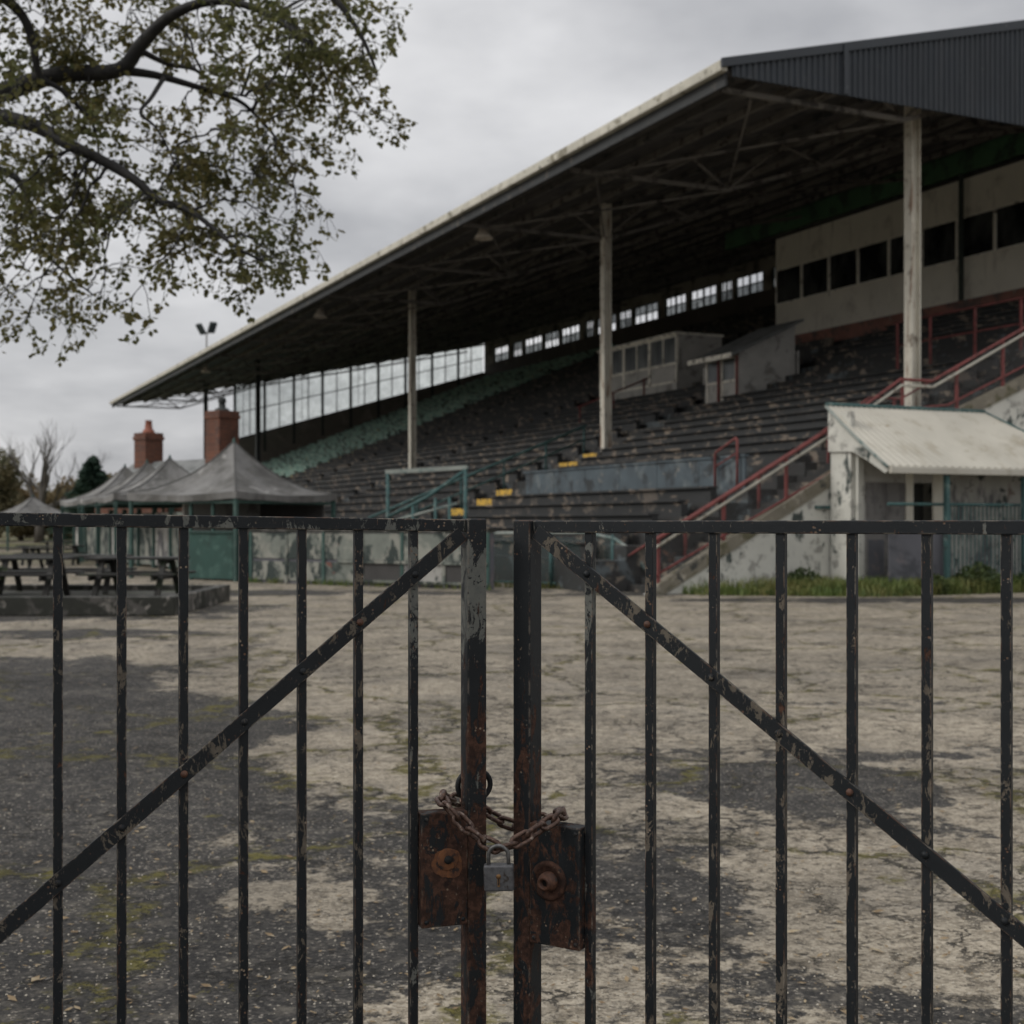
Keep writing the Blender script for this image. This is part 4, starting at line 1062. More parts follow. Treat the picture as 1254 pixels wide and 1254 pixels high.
for j in range(nr-1):
    a = j*nc; fs.append((a,a+nc,off+a+nc,off+a)); a = j*nc+N_; fs.append((a+nc,a,off+a,off+a+nc))
cm.add(vs, fs)
cn = cm.build('canopy', M['canopy'], an)
# hip end sheet
hv = []
for j,(s,z) in enumerate(cs):
    k = (cs[0][0]-s)/2.15; hv += [st(s,xh+k*2.1+0.003,z), st(-0.30,xh+k*2.1+0.003,z)]
hm = MB().add(hv, [(2*j,2*j+1,2*j+3,2*j+2) for j in range(len(cs)-1)])
o = hm.build('hip_sheet', M['canopy'], an); sm_ = o.modifiers.new('s','SOLIDIFY'); sm_.thickness = 0.04
MB().tube([st(-0.30,ax0-0.12,ZR+0.03), st(-0.30,xh+0.02,ZR+0.03)], 0.05, 8).build('ridge_cap', M['teal'], an)
MB().tube([st(s,xh+(cs[0][0]-s)/2.15*2.1,z+0.02) for s,z in cs], 0.035, 8).build('hip_cap', M['teal'], an)
abox(-2.53,-2.44,ax0-0.08,ax1+0.2,ZE-0.16,ZE-0.01).build('gutter', M['canopy'], an, bevel=0.015)
# curved white gable cheek under the canopy's left end
gp_ = [st(s,ax0-0.06,z-0.055) for s,z in cs]+[st(-2.3,ax0-0.06,ZE-0.15),st(-1.7,ax0-0.06,3.02),st(-1.15,ax0-0.06,3.25),st(-0.3,ax0-0.06,3.28)]
MB().prism(gp_, D2*0.05).build('gable_cheek', M['white_peel'], an)
MB().tube([st(s,ax0-0.12,z-0.02) for s,z in cs], 0.04, 8).build('verge', M['teal_pale'], an)
for w in (4.24,6.62,8.95):
    MB().sbox(-2.42,-2.32,w,w+0.1,0,ZE-0.17).build('post', M['teal'] if w > 3 else M['cladding'], an)
# teal balustrade across the annex front
tbz = 2.02
bl = empty('balustrade', st(-2.2,ax0+0.1,0), 'tall teal balustrade with thin bars in front of the annex doors', 'balustrade')
MB().tube([st(-2.2,ax0+0.1,tbz), st(-2.2,ax1,tbz)], 0.035, 8).build('top_rail', M['teal'], bl)
MB().tube([st(-2.2,ax0+0.1,0.15), st(-2.2,ax1,0.15)], 0.03, 8).build('bottom_rail', M['teal'], bl)
abox(-2.23,-2.20,ax0+0.12,ax0+1.7,0.2,1.45).build('panel', M['purple_panel'], bl)
k = 0; w = ax0+1.8
while w < ax1 and k < 70:
    MB().sbox(-2.212,-2.188,w,w+0.024,0.16,tbz-0.02).build('baluster', M['teal'], bl); w += 0.125; k += 1
# long rough grass under the annex and the stair wall
gr_ = MB(); vr = random.Random(3); wd = MB()
def blade(mb, p, h, lean, wd_, n=2):
    d = Vector((math.cos(lean),math.sin(lean),0)); sd = Vector((-d.y,d.x,0))*wd_
    a = p; b = p+d*h*0.18+UP*h*0.6; c = p+d*h*0.55+UP*h
    mb.add([a-sd,a+sd,b+sd*0.7,b-sd*0.7,c], [(0,1,2,3),(3,2,4)])
hN = lambda x: 0.5+0.5*math.sin(x*2.3+1)*math.cos(x*0.9)+0.25*math.sin(x*5.1)
cnt = 0
while cnt < 15000:
    s = -0.35-vr.random()**0.8*2.9; w = vr.uniform(-1.6,10.5)
    if s > ws-0.1 and w > ax0: continue
    if s < -0.9-(w+1.6)*0.75: continue
    if vr.random() > 0.12+0.95*hN(w+s): continue
    p = st(s,w); dist_front = min(1, ((0.9+(w+1.6)*0.75)+s)/0.8)
    blade(gr_, p, vr.uniform(0.10,0.42)*(0.45+0.55*dist_front), vr.uniform(0,6.28), vr.uniform(0.010,0.022)); cnt += 1
# thin weeds along the foot of the barriers
for (a,b,n_) in ((A+nv*0.05,B+nv*0.05,900),(C_-bk*0.1,D_-bk*0.1+Vector((1.2,-0.3,0)),900)):
    for i in range(n_):
        q = vr.random()
        if hN(q*14) < 0.45: continue
        blade(gr_, a.lerp(b,q)+Vector((vr.uniform(-.2,.2),vr.uniform(-.25,.1),0)), vr.uniform(0.05,0.2), vr.uniform(0,6.28), 0.012)
tag(gr_.build('rough_grass', M['grass']), 'rough grass along the foot of the annex and the walls', 'grass', kind='stuff')
# broad leaved weeds
def weed(c, h, r, n):
    mb = MB()
    for i in range(n):
        t = vr.uniform(0,6.28); rr = r*vr.random()**0.6; z = h*vr.random()**0.8*(1-0.5*(rr/r)**2)
        p = c+Vector((rr*math.cos(t),rr*math.sin(t),z)); ax = Vector((vr.gauss(0,1),vr.gauss(0,1),vr.gauss(0.4,0.6))).normalized()
        u_ = ax.cross(Vector((vr.gauss(0,1),vr.gauss(0,1),vr.gauss(0,1)))).normalized(); v_ = ax.cross(u_); l = vr.uniform(0.03,0.075)
        mb.add([p-u_*l, p+v_*l*0.5, p+u_*l, p-v_*l*0.5], [(0,1,2,3)])
    return mb
for i,(s,w,h,r,lab) in enumerate(((-2.9,3.4,0.45,0.38,'dark leafy weed clump at the left post of the annex'),(-2.7,4.9,0.7,0.55,'broad weed clump below the dark annex doorway'),
        (-3.0,6.5,0.55,0.6,'weed clump by the teal balustrade at the right edge'),(-0.75,1.5,0.55,0.5,'dark weed clump at the foot of the white stair wall'))):
    c = st(s,w); e = empty('weed_clump', c, lab, 'weed', 'weed clumps at the annex')
    weed(c, h, r, 900).build('foliage', M['weed'], e)

# ------------------------------------------------------------------ tents
def pagoda(c, L, th, ze, zp, mat, label, group, ridge=True, sag=2.1):
    e = empty('pagoda_tent', Vector((c.x,c.y,0)), label, 'tent', group)
    ex = Vector((math.cos(th),math.sin(th),0)); ey = Vector((-math.sin(th),math.cos(th),0)); h = L/2
    per = []
    n_ = 8
    cs_ = [(-1,-1),(1,-1),(1,1),(-1,1)]
    for i in range(4):
        a = cs_[i]; b = cs_[(i+1)%4]
        for k in range(n_): per.append((a[0]+(b[0]-a[0])*k/n_, a[1]+(b[1]-a[1])*k/n_))
    rings = 9; vs = []
    cc = Vector((c.x,c.y,0)); tr_ = random.Random(int(c.x*100))
    for r in range(rings):
        t = 1-r/rings
        z = ze+(zp-ze)*(1-t)**sag*0.86+(zp-ze)*0.14*(1-t)
        for i,(x,y) in enumerate(per):
            corner = (i % n_) == 0
            sagz = 0 if corner else -0.10*t*math.sin(math.pi*(i % n_)/n_)
            vs.append(cc+ex*x*h*t+ey*y*h*t+UP*(z+sagz+tr_.uniform(-.012,.012)))
    N4 = len(per); fs = []
    for r in range(rings-1):
        for i in range(N4):
            j = (i+1) % N4; fs.append((r*N4+i,r*N4+j,(r+1)*N4+j,(r+1)*N4+i))
    vs.append(cc+UP*(zp+0.0)); top_ = len(vs)-1
    for i in range(N4): fs.append(((rings-1)*N4+i,(rings-1)*N4+(i+1)%N4,top_))
    mb = MB().add(vs, fs)
    o = mb.build('canopy', mat, e); so = o.modifiers.new('thick','SOLIDIFY'); so.thickness = 0.012
    va = MB(); vv = []
    for i,(x,y) in enumerate(per):
        p = cc+ex*x*h*1.004+ey*y*h*1.004; corner = (i % n_) == 0
        sg = 0 if corner else -0.10*math.sin(math.pi*(i % n_)/n_)
        vv += [p+UP*(ze+0.02+sg), p+UP*(ze-0.20+sg*0.6+tr_.uniform(-.02,.02))]
    va.add(vv, [(2*i,2*((i+1)%N4),2*((i+1)%N4)+1,2*i+1) for i in range(N4)])
    o = va.build('valance', mat, e); so = o.modifiers.new('thick','SOLIDIFY'); so.thickness = 0.012
    sm2 = MB()
    for k in range(4):
        sm2.tube([vs[r*N4+k*n_]+UP*0.012 for r in range(rings)]+[vs[top_]+UP*0.012], 0.022, 5)
    sm2.build('seam', M['canvas_seam'], e)
    MB().lathe([(0.05,-0.12),(0.05,0.03),(0.02,0.10),(0,0.12)], cc+UP*zp, UP, 8).build('peak_cap', M['tent_post'], e)
    for (x,y) in cs_:
        p = cc+ex*x*h*0.97+ey*y*h*0.97
        MB().frame(p-ex*0.05-ey*0.05, ex*0.1, ey*0.1, UP*(ze-0.02)).build('post', M['tent_post'], e)
    for i in range(4):
        a,b = cs_[i], cs_[(i+1)%4]
        MB().bar(cc+ex*a[0]*h*0.96+ey*a[1]*h*0.96+UP*(ze-0.28), cc+ex*b[0]*h*0.96+ey*b[1]*h*0.96+UP*(ze-0.28), 0.06, 0.08).build('crossbar', M['tent_post'], e)
    return e
tg = 'grey pagoda tents in a row beside the stand'
th0 = R(57.8)
T0 = Vector((-8.16,38.9,0))
pagoda(T0, 4.23, th0, 2.45, 3.98, M['canvas'], 'nearest and largest grey pagoda tent, over the green kiosk', tg)
tl_ = (('grey pagoda tent directly behind the largest one', at(208,640,47.0), 47.0),
       ('third grey pagoda tent back in the row, in front of the smaller looking chimney', at(180,640,51.5), 51.5),
       ('farthest grey pagoda tent at the left end of the row', at(153,640,56.5), 56.5))
for i,(lab,p,Y) in enumerate(tl_):
    pagoda(Vector((p.x,Y,0)), 4.5, R(115.0-90+i*2), 2.55, (3.90,3.95,4.0)[i], M['canvas'], lab, tg)
pw_ = at(40,640,78)
pagoda(Vector((pw_.x,78,0)), 4.6, R(40), 1.98, 3.15, M['canvas'], 'small pale tent alone at the far left below the bare tree', 'lone tent')
# kiosk under the near tent
ex = Vector((math.cos(th0),math.sin(th0),0)); ey = Vector((-math.sin(th0),math.cos(th0),0))
kc = T0-ex*2.0-ey*2.0            # near corner (towards the camera)
ki = empty('green_kiosk', kc, 'green boarded kiosk with open counter under the nearest tent', 'kiosk')
def kb(a,b,c,d,z0,z1): return MB().frame(kc+ex*a+ey*c+UP*z0, ex*(b-a), ey*(d-c), UP*(z1-z0))
kb(0.1,3.8,0.02,0.08,0.05,1.25).build('front_boards', M['booth_green'], ki)
kb(-0.02,0.06,0.1,1.75,0.05,1.32).build('side_boards', M['booth_green'], ki)
kb(0.02,0.10,1.72,1.80,0.0,2.3).build('post', M['tent_post'], ki)
kb(0.02,0.10,0.88,0.94,0.0,2.2).build('post', M['tent_post'], ki)
kb(-0.08,0.12,0.05,1.8,1.325,1.37).build('counter', M['tent_post'], ki)
kb(0.1,3.8,-0.08,0.14,1.255,1.30).build('counter', M['tent_post'], ki)
kb(0.6,3.8,2.6,2.66,0.05,2.2).build('rear_boards', M['grey_panel'], ki)
kb(0.5,0.6,0.2,2.66,0.05,1.0).build('shelf_unit', M['interior'], ki)
kb(3.74,3.8,0.1,2.59,0.05,2.2).build('side_boards', M['interior'], ki)
for a in (0.9,1.9,2.9): kb(a,a+0.06,-0.0,0.018,0.05,1.24).build('batten', M['tent_post'], ki)
# boarded fence behind the row of tents
fa = Vector((at(92,640,57).x,57,0)); fb = Vector((at(232,640,43.5).x,43.5,0)); fd = (fb-fa).normalized(); fn = Vector((-fd.y,fd.x,0)); FL = (fb-fa).length
bf = empty('boarded_fence', fa, 'pale boarded fence with green posts under the row of tents', 'fence')
nn = 8
for i in range(nn):
    a = FL*i/nn; b = FL*(i+1)/nn
    wbox(fa,fd,fn,a+0.06,b-0.06,0,0.05,0.1,1.95).build('panel', M['front_wall'] if i % 3 else M['white_peel_mess'], bf)
for i in range(nn+1):
    a = FL*i/nn; wbox(fa,fd,fn,a-0.06,a+0.06,-0.08,0.08,0,2.1).build('post', M['tent_post'], bf)
# brick house with two chimneys
ha = Vector((at(272,640,60.5).x,60.5,0)); hb = Vector((at(182,640,64.5).x,64.5,0))
hd = (hb-ha).normalized(); hn = Vector((-hd.y,hd.x,0))
if hn.y < 0: hn = -hn
HL = (hb-ha).length
bh = empty('brick_house', ha-hd*1.2, 'low brick house with slate roof and two square red chimneys behind the tents', 'house')
o0 = ha-hd*1.2-hn*2.2; HW = 4.4; HLL = HL+2.4
MB().frame(o0, hd*HLL, hn*HW, UP*3.0).build('wall', M['brick'], bh)
rf = MB().prism([o0-hn*0.3+UP*2.95, o0+hn*(HW+0.3)+UP*2.95, o0+hn*HW/2+UP*4.55], hd*HLL).build('roof', M['slate'], bh)
def chimney(p, wdt, z0, z1):
    c = MB(); h = wdt/2
    c.frame(p-hd*h-hn*h+UP*z0, hd*wdt, hn*wdt, UP*(z1-0.34-z0))
    c.frame(p-hd*(h+.05)-hn*(h+.05)+UP*(z1-0.339), hd*(wdt+.1), hn*(wdt+.1), UP*0.16)
    c.frame(p-hd*(h+.01)-hn*(h+.01)+UP*(z1-0.178), hd*(wdt+.02), hn*(wdt+.02), UP*0.178)
    ch = c.build('chimney', M['brick'], rf)
    return ch
ch1 = chimney(ha, 1.08, 3.6, 6.68)
MB().lathe([(0.36,0),(0.30,0.12),(0.16,0.16),(0.15,0.40),(0.20,0.43),(0.16,0.62),(0,0.64)], ha+UP*6.681, UP, 10).build('chimney_cowl', M['column_dark'], rf)
ch2 = chimney(hb, 0.98, 3.6, 5.95)
MB().lathe([(0.30,0),(0.27,0.14),(0.19,0.20),(0.15,0.58),(0.19,0.62),(0,0.60)], hb+UP*5.951, UP, 10).build('chimney_pot', M['clay'], rf)

# ------------------------------------------------------------------ picnic tables, kerbed bed
pl0 = MB().box(-13.5,-5.78,22.7,27.2,0,0.24)
pe = empty('raised_bed', (-9.5,25,0), 'low mossy concrete edged bed beside the picnic tables', 'raised bed')
for (a,b,c,d) in ((-13.5,-5.78,22.7,22.92),(-13.5,-5.78,27.0,27.2),(-6.0,-5.78,22.93,26.99)):
    MB().box(a,b,c,d,0,0.33).build('kerb', M['planter'], pe, bevel=0.02)
MB().box(-13.5,-6.01,22.93,26.99,0,0.22).build('soil', M['soil'], pe)
def picnic(c, ang, L, label, group):
    e = empty('picnic_table', c, label, 'picnic table', group); e.rotation_euler = (0,0,ang)
    def b(name,*a): return MB().box(*a).build(name, M['wood_dark'], e, local=True, bevel=0.006)
    b('tabletop',-L/2,L/2,-0.38,0.38,0.70,0.745)
    b('seat',-L/2,L/2,-0.78,-0.52,0.42,0.46); b('seat',-L/2,L/2,0.52,0.78,0.42,0.46)
    for x in (-L/2+0.3,L/2-0.3):
        for sg in (-1,1):
            MB().bar((x,sg*0.68,0),(x,sg*0.22,0.70),0.07,0.10,up=Vector((1,0,0))).build('leg', M['wood_dark'], e, local=True)
        b('crossbar',x-0.085,x-0.036,-0.76,0.76,0.33,0.418); b('crossbar',x-0.085,x-0.036,-0.36,0.36,0.61,0.698)
    return e
picnic(Vector((-9.35,24.4,0.22)), R(2), 2.5, 'dark mossy picnic table at the left edge on the kerbed bed', 'picnic tables on the raised bed')
picnic(Vector((-6.95,24.6,0.22)), R(-3), 1.75, 'short dark picnic table at the right end of the kerbed bed', 'picnic tables on the raised bed')
picnic(Vector((-8.9,26.2,0.22)), R(4), 2.6, 'dark picnic table behind the front two on the kerbed bed', 'picnic tables on the raised bed')
for i,(u,Y,lab) in enumerate(((12,46,'weathered picnic table far off at the left edge of the yard'),(62,50,'weathered picnic table below the lone pale tent'),(84,60,'farthest picnic table, beside the boarded fence'))):
    p = at(u,640,Y); p.z = 0; picnic(p, R(10*i), 2.4, lab, 'picnic tables on the far grass')
# bushes on the bed
def leafcloud(name, c, rx, ry, rz, n, size, mat, parent, seed, clump=14, floor=None):
    q = random.Random(seed); mb = MB()
    cl = []
    for i in range(clump):
        while True:
            v = Vector((q.uniform(-1,1),q.uniform(-1,1),q.uniform(-1,1)))
            if v.length < 1: break
        cl.append((v*0.72, q.uniform(0.26,0.48)))
    for i in range(n):
        cv, cr2 = cl[q.randrange(clump)]
        d = Vector((q.gauss(0,1),q.gauss(0,1),q.gauss(0,1))).normalized()*cr2*q.random()**0.4
        v = cv+d
        p = c+Vector((v.x*rx,v.y*ry,v.z*rz))
        if floor is not None and p.z < floor: continue
        ax = Vector((q.gauss(0,1),q.gauss(0,1),q.gauss(0.5,1))).normalized()
        u_ = ax.cross(Vector((q.gauss(0,1),q.gauss(0,1),q.gauss(0,1)))).normalized(); v_ = ax.cross(u_); l = size*q.uniform(0.6,1.3)
        mb.add([p-u_*l, p+v_*l*0.55, p+u_*l, p-v_*l*0.55], [(0,1,2,3)])
    return mb.build(name, mat, parent)
b1 = empty('low_shrub', (-10.6,24.2,0.2), 'dark low shrub between the picnic tables at the left edge', 'shrub')
leafcloud('foliage', Vector((-10.6,25.2,0.55)), 1.0, 0.7, 0.5, 1600, 0.05, M['weed'], b1, 3)
MB().tube([(-10.6,25.2,0.2),(-10.6,25.2,0.6)],0.03,6).build('stem', M['bark'], b1)
# ------------------------------------------------------------------ far trees
def limbtree(mb, p, d, L, r, depth, q, tips, spread=0.55, up=0.12, nseg=4, shrink=0.72):
    pts = [p]; rad = [r]; dd = d.normalized()
    for i in range(nseg):
        dd = (dd+Vector((q.gauss(0,0.10),q.gauss(0,0.10),q.gauss(0,0.07)+up*0.3))).normalized()
        pts.append(pts[-1]+dd*L/nseg); rad.append(r*(1-0.45*(i+1)/nseg))
    mb.tube(pts, rad, 5 if depth > 1 else 3, caps=False)
    if depth == 0: tips.append(pts[-1]); return
    for k in range(q.choice((2,3,3)) if depth > 1 else 3):
        nd = (dd+Vector((q.gauss(0,spread),q.gauss(0,spread),q.gauss(0,spread*0.55)+up))).normalized()
        limbtree(mb, pts[-1] if k == 0 else pts[q.randrange(2,nseg+1)], nd, L*q.uniform(shrink-0.12,shrink+0.1), rad[-1]*q.uniform(0.68,0.9), depth-1, q, tips, spread, up, nseg, shrink)
p = at(48,640,105); p.z = 0
bt = empty('bare_tree', p, 'bare branching tree behind the lone pale tent at the far left', 'tree')
q = random.Random(21)
tk = MB(); tk.tube([p, p+Vector((0.05,0,1.2)), p+Vector((0.0,0,2.4))], [0.45,0.36,0.32], 8); tk.build('trunk', M['bark_grey'], bt)
br_ = MB(); tips = []
for d in (Vector((-0.55,0.1,1)),Vector((0.5,-0.1,1)),Vector((0.05,0.3,1.0)),Vector((0.9,0.1,0.55))):
    limbtree(br_, p+UP*2.35, d, 2.4, 0.30, 5, q, tips, spread=0.42, up=0.16, shrink=0.74)
br_.build('crown', M['bark_grey'], bt)
def conifer(p, h, r, label, seed):
    e = empty('conifer', p, label, 'tree'); q = random.Random(seed)
    MB().tube([p, p+UP*h*0.95], [0.2,0.03], 6).build('trunk', M['bark_grey'], e)
    mb = MB(); n = 260
    for i in range(n):
        t = (i/n)**0.9; z = h*(0.06+0.93*t); rr = r*(1-t)**0.85*q.uniform(0.75,1.1)+0.10
        a = q.uniform(0,6.28); d = Vector((math.cos(a),math.sin(a),-0.18)); c0 = p+UP*z
        sd = Vector((-math.sin(a),math.cos(a),0))
        for k in range(40):
            f_ = q.random()**0.7; c = c0+d*rr*f_+sd*q.gauss(0,0.22)*rr*(0.2+0.5*f_)+UP*q.gauss(0,0.07)
            ax = Vector((q.gauss(0,1),q.gauss(0,1),q.gauss(0,1))).normalized(); v_ = d.cross(ax).normalized(); l = q.uniform(0.18,0.4)
            mb.add([c-v_*0.08, c+d*l, c+v_*0.08, c-d*l*0.4], [(0,1,2,3)])
    mb.build('crown', M['conifer'], e)
p = at(113,640,98); p.z = 0; conifer(p, 6.5, 3.3, 'dark green conifer left of the row of tents', 5)
def bushy(u, Y, h, r, mat, label, seed, group='autumn trees along the far left skyline', n=9000):
    p = at(u,640,Y); p.z = 0
    e = empty('autumn_tree', p, label, 'tree', group); q = random.Random(seed)
    MB().tube([p,p+UP*h*0.45],[0.22,0.12],6).build('trunk', M['bark_grey'], e)
    mb = MB(); tips = []
    for k in range(4): limbtree(mb, p+UP*h*0.35, Vector((q.uniform(-.7,.7),q.uniform(-.7,.7),1)), h*0.26, 0.09, 3, q, tips, spread=0.5)
    mb.build('limb', M['bark_grey'], e)
    leafcloud('crown', p+UP*h*0.52, r, r, h*0.52, n, 0.19, mat, e, seed, clump=26, floor=0.1)
bushy(-14, 108, 8.2, 3.5, M['autumn2'], 'tall olive brown tree cut by the left edge of the picture', 1)
bushy(26, 118, 6.0, 4.2, M['autumn'], 'wide brown tree left of the bare trunk', 2)
bushy(78, 120, 5.6, 3.3, M['autumn'], 'brown tree between the bare tree and the conifer', 3)
bushy(140, 116, 5.8, 3.0, M['autumn'], 'brown tree right of the dark conifer', 4)
bushy(162, 125, 6.6, 1.7, M['autumn2'], 'thin olive tree just left of the smaller looking chimney', 5, n=2200)
bushy(232, 118, 6.2, 3.2, M['autumn2'], 'olive tree between the two chimneys', 6, n=3500)
bushy(-75, 112, 7.4, 4.0, M['autumn'], 'tall brown tree beyond the left edge', 7)
bushy(62, 135, 5.6, 4.4, M['autumn2'], 'low olive tree behind the bare tree', 8)
bushy(110, 132, 5.2, 4.0, M['autumn2'], 'low olive tree behind the conifer', 9)

# ------------------------------------------------------------------ overhanging tree in the foreground
q = random.Random(77)
TY = 12.5
tp = Vector((-8.6, TY, 0))
tree = empty('overhanging_tree', tp, 'large tree at the upper left with dark boughs and browning leaves', 'tree')
MB().tube([tp, tp+Vector((0.1,0,1.5)), tp+Vector((0.05,0,3.4)), tp+Vector((0.3,0.1,5.2)), tp+Vector((0.6,0.1,6.8)), tp+Vector((1.2,0,8.8))], [0.55,0.42,0.36,0.30,0.24,0.15], 12).build('trunk', M['bark'], tree)
fork1 = tp+Vector((0.35,0.1,5.3)); fork0 = tp+Vector((0.08,0,3.9)); fork2 = tp+Vector((0.6,0.1,6.8))
def P(u, v, dy=0): return at(u, v, TY+dy)
limbs = [
 ([fork1, P(-120,150,0.3), P(0,114,0.1), P(70,92,0.0), P(145,86,-0.1), P(172,55,-0.2), P(208,20,-0.3), P(255,2,-0.4), P(300,6,-0.5), P(345,28,-0.6), P(385,58,-0.8)], 0.115, 0.016),
 ([P(145,86,-0.1), P(190,92,0.1), P(240,106,0.3), P(290,122,0.5), P(322,150,0.6), P(345,178,0.6)], 0.045, 0.010),
 ([fork1+Vector((0,0,-0.4)), P(-110,120,-0.5), P(0,143,-0.6), P(45,155,-0.6), P(90,180,-0.7), P(122,195,-0.7), P(165,220,-0.8), P(192,244,-0.8), P(222,254,-0.9), P(247,268,-1.0), P(285,300,-1.1), P(318,318,-1.1)], 0.085, 0.010),
 ([fork0+Vector((0.1,0,0.5)), P(-110,180,0.8), P(0,208,0.9), P(27,228,0.9), P(38,262,0.9), P(50,303,0.9), P(82,335,0.9), P(115,362,0.9)], 0.055, 0.007),
 ([fork2, P(-80,-60,-0.6), P(30,-25,-0.8), P(120,-30,-0.9), P(230,-50,-1.0), P(330,-45,-1.1), P(400,-10,-1.1), P(440,40,-1.1), P(462,90,-1.1)], 0.10, 0.010),
 ([P(-40,-30,-0.6), P(20,10,-0.5), P(40,50,-0.4), P(48,92,-0.3), P(75,110,-0.2), P(105,140,-0.1), P(118,165,0.0), P(122,205,0.0)], 0.05, 0.008),
 ([P(27,222,0.9), P(45,219,0.8), P(62,226,0.8), P(72,252,0.7), P(70,275,0.7)], 0.02, 0.006),
 ([P(172,62,-0.2), P(205,78,0.2), P(240,86,0.6), P(270,110,0.9), P(300,118,1.0)], 0.03, 0.008),
 ([P(200,96,0.1), P(185,120,-0.2), P(172,138,-0.4), P(190,155,-0.4), P(205,180,-0.4), P(215,205,-0.3)], 0.022, 0.006),
]
def smooth(pts, n=4):
    out = []
    m = len(pts)
    for i in range(m-1):
        a = pts[max(i-1,0)]; b = pts[i]; c = pts[i+1]; d = pts[min(i+2,m-1)]
        for k in range(n):
            t = k/n
            out.append(0.5*((2*b)+(c-a)*t+(2*a-5*b+4*c-d)*t*t+(3*b-a-3*c+d)*t**3))
    out.append(pts[-1]); return out
leafmb = MB(); nodes = []
def leaf(p, d, l):
    ax = Vector((q.gauss(0,0.6),q.gauss(0,0.6),1)).normalized()
    if q.random() < 0.45: ax = Vector((q.gauss(0,1),q.gauss(0,1),q.gauss(0,0.5))).normalized()
    sd = d.cross(ax)
    if sd.length < 1e-3: sd = Vector((1,0,0))
    sd.normalize(); nr = sd.cross(d).normalized()
    w_ = l*q.uniform(0.34,0.46); cup = nr*l*q.uniform(-0.12,0.12)
    pts = [p, p+d*l*0.22+sd*w_*0.62, p+d*l*0.48+sd*w_+cup, p+d*l*0.74+sd*w_*0.55+cup*0.5, p+d*l, p+d*l*0.74-sd*w_*0.55+cup*0.5, p+d*l*0.48-sd*w_+cup, p+d*l*0.22-sd*w_*0.62]
    leafmb.add(pts, [(0,1,2,3,4),(0,4,5,6,7)])
def leafcluster(p, d, n):
    for i in range(n):
        dd = (d*0.5+Vector((q.gauss(0,0.7),q.gauss(0,0.7),q.gauss(-0.15,0.6)))).normalized()
        leaf(p+dd*q.uniform(0.0,0.05), dd, q.uniform(0.040,0.074))
twigmb = MB()
def twig(p, d, L, r, depth):
    n_ = 4; pts = [p]; dd = d.normalized(); rad = [r]
    for i in range(n_):
        dd = (dd+Vector((q.gauss(0,0.22),q.gauss(0,0.22),q.gauss(-0.06,0.18)))).normalized()
        pts.append(pts[-1]+dd*L/n_); rad.append(max(0.0022, r*(1-0.6*(i+1)/n_)))
        if depth <= 1 and q.random() < 0.55: leafcluster(pts[-1], dd, q.choice((1,2,3)))
        if depth > 0 and q.random() < 0.42:
            nd = (dd+Vector((q.gauss(0,0.7),q.gauss(0,0.7),q.gauss(-0.1,0.5)))).normalized()
            twig(pts[-1], nd, L*q.uniform(0.45,0.7), rad[-1]*0.7, depth-1)
    leafcluster(pts[-1], dd, q.choice((3,4,5)))
    twigmb.tube(pts, rad, 4, caps=False)
limbpts = []
for pts, r0, r1 in limbs:
    sm_ = smooth(pts, 4); n_ = len(sm_)
    r0 *= 1.15; r1 *= 1.1
    MB().tube(sm_, [r0+(r1-r0)*(i/(n_-1))**0.7 for i in range(n_)], 8).build('bough', M['bark'], tree)
    for i,pp in enumerate(sm_):
        u_ = 627+F*pp.x/pp.y
        if u_ > -60 and i > 3: limbpts.append((pp, (sm_[min(i+1,n_-1)]-sm_[i-1]).normalized(), i/(n_-1)))
# boughlets reaching to the outline of the crown
tips = [(482,12),(470,60),(478,105),(488,142),(447,150),(462,135),(430,20),(418,100),(398,60),(376,128),(398,176),(352,150),(376,210),(380,262),(345,232),
        (378,322),(340,290),(346,345),(318,350),(303,366),(272,352),(262,310),(240,270),(232,300),(205,285),(178,300),(160,392),(148,350),(125,385),(118,330),
        (66,412),(40,395),(45,345),(12,372),(0,330),(20,300),(62,300),(95,318),(80,270),(110,280),(140,250),(165,262),(20,260),(-20,300),(-20,380),(0,400),
        (300,60),(330,100),(285,160),(300,200),(262,210),(240,170),(225,215),(205,150),(262,50),(225,60),(320,200),(290,240),(310,280),(210,240),(186,190),(150,140),(150,200),
        (110,60),(70,50),(25,70),(60,20),(120,20),(160,10),(20,20),(100,120),(60,130),(10,170),(30,185),(70,210),(350,90),(365,30),(340,10),(410,-10),(460,-20),(250,-20),(180,-20),(100,-20),(20,-20),(-20,60),(-20,120),(-20,220),(55,250),(30,100),(130,110),(180,40)]
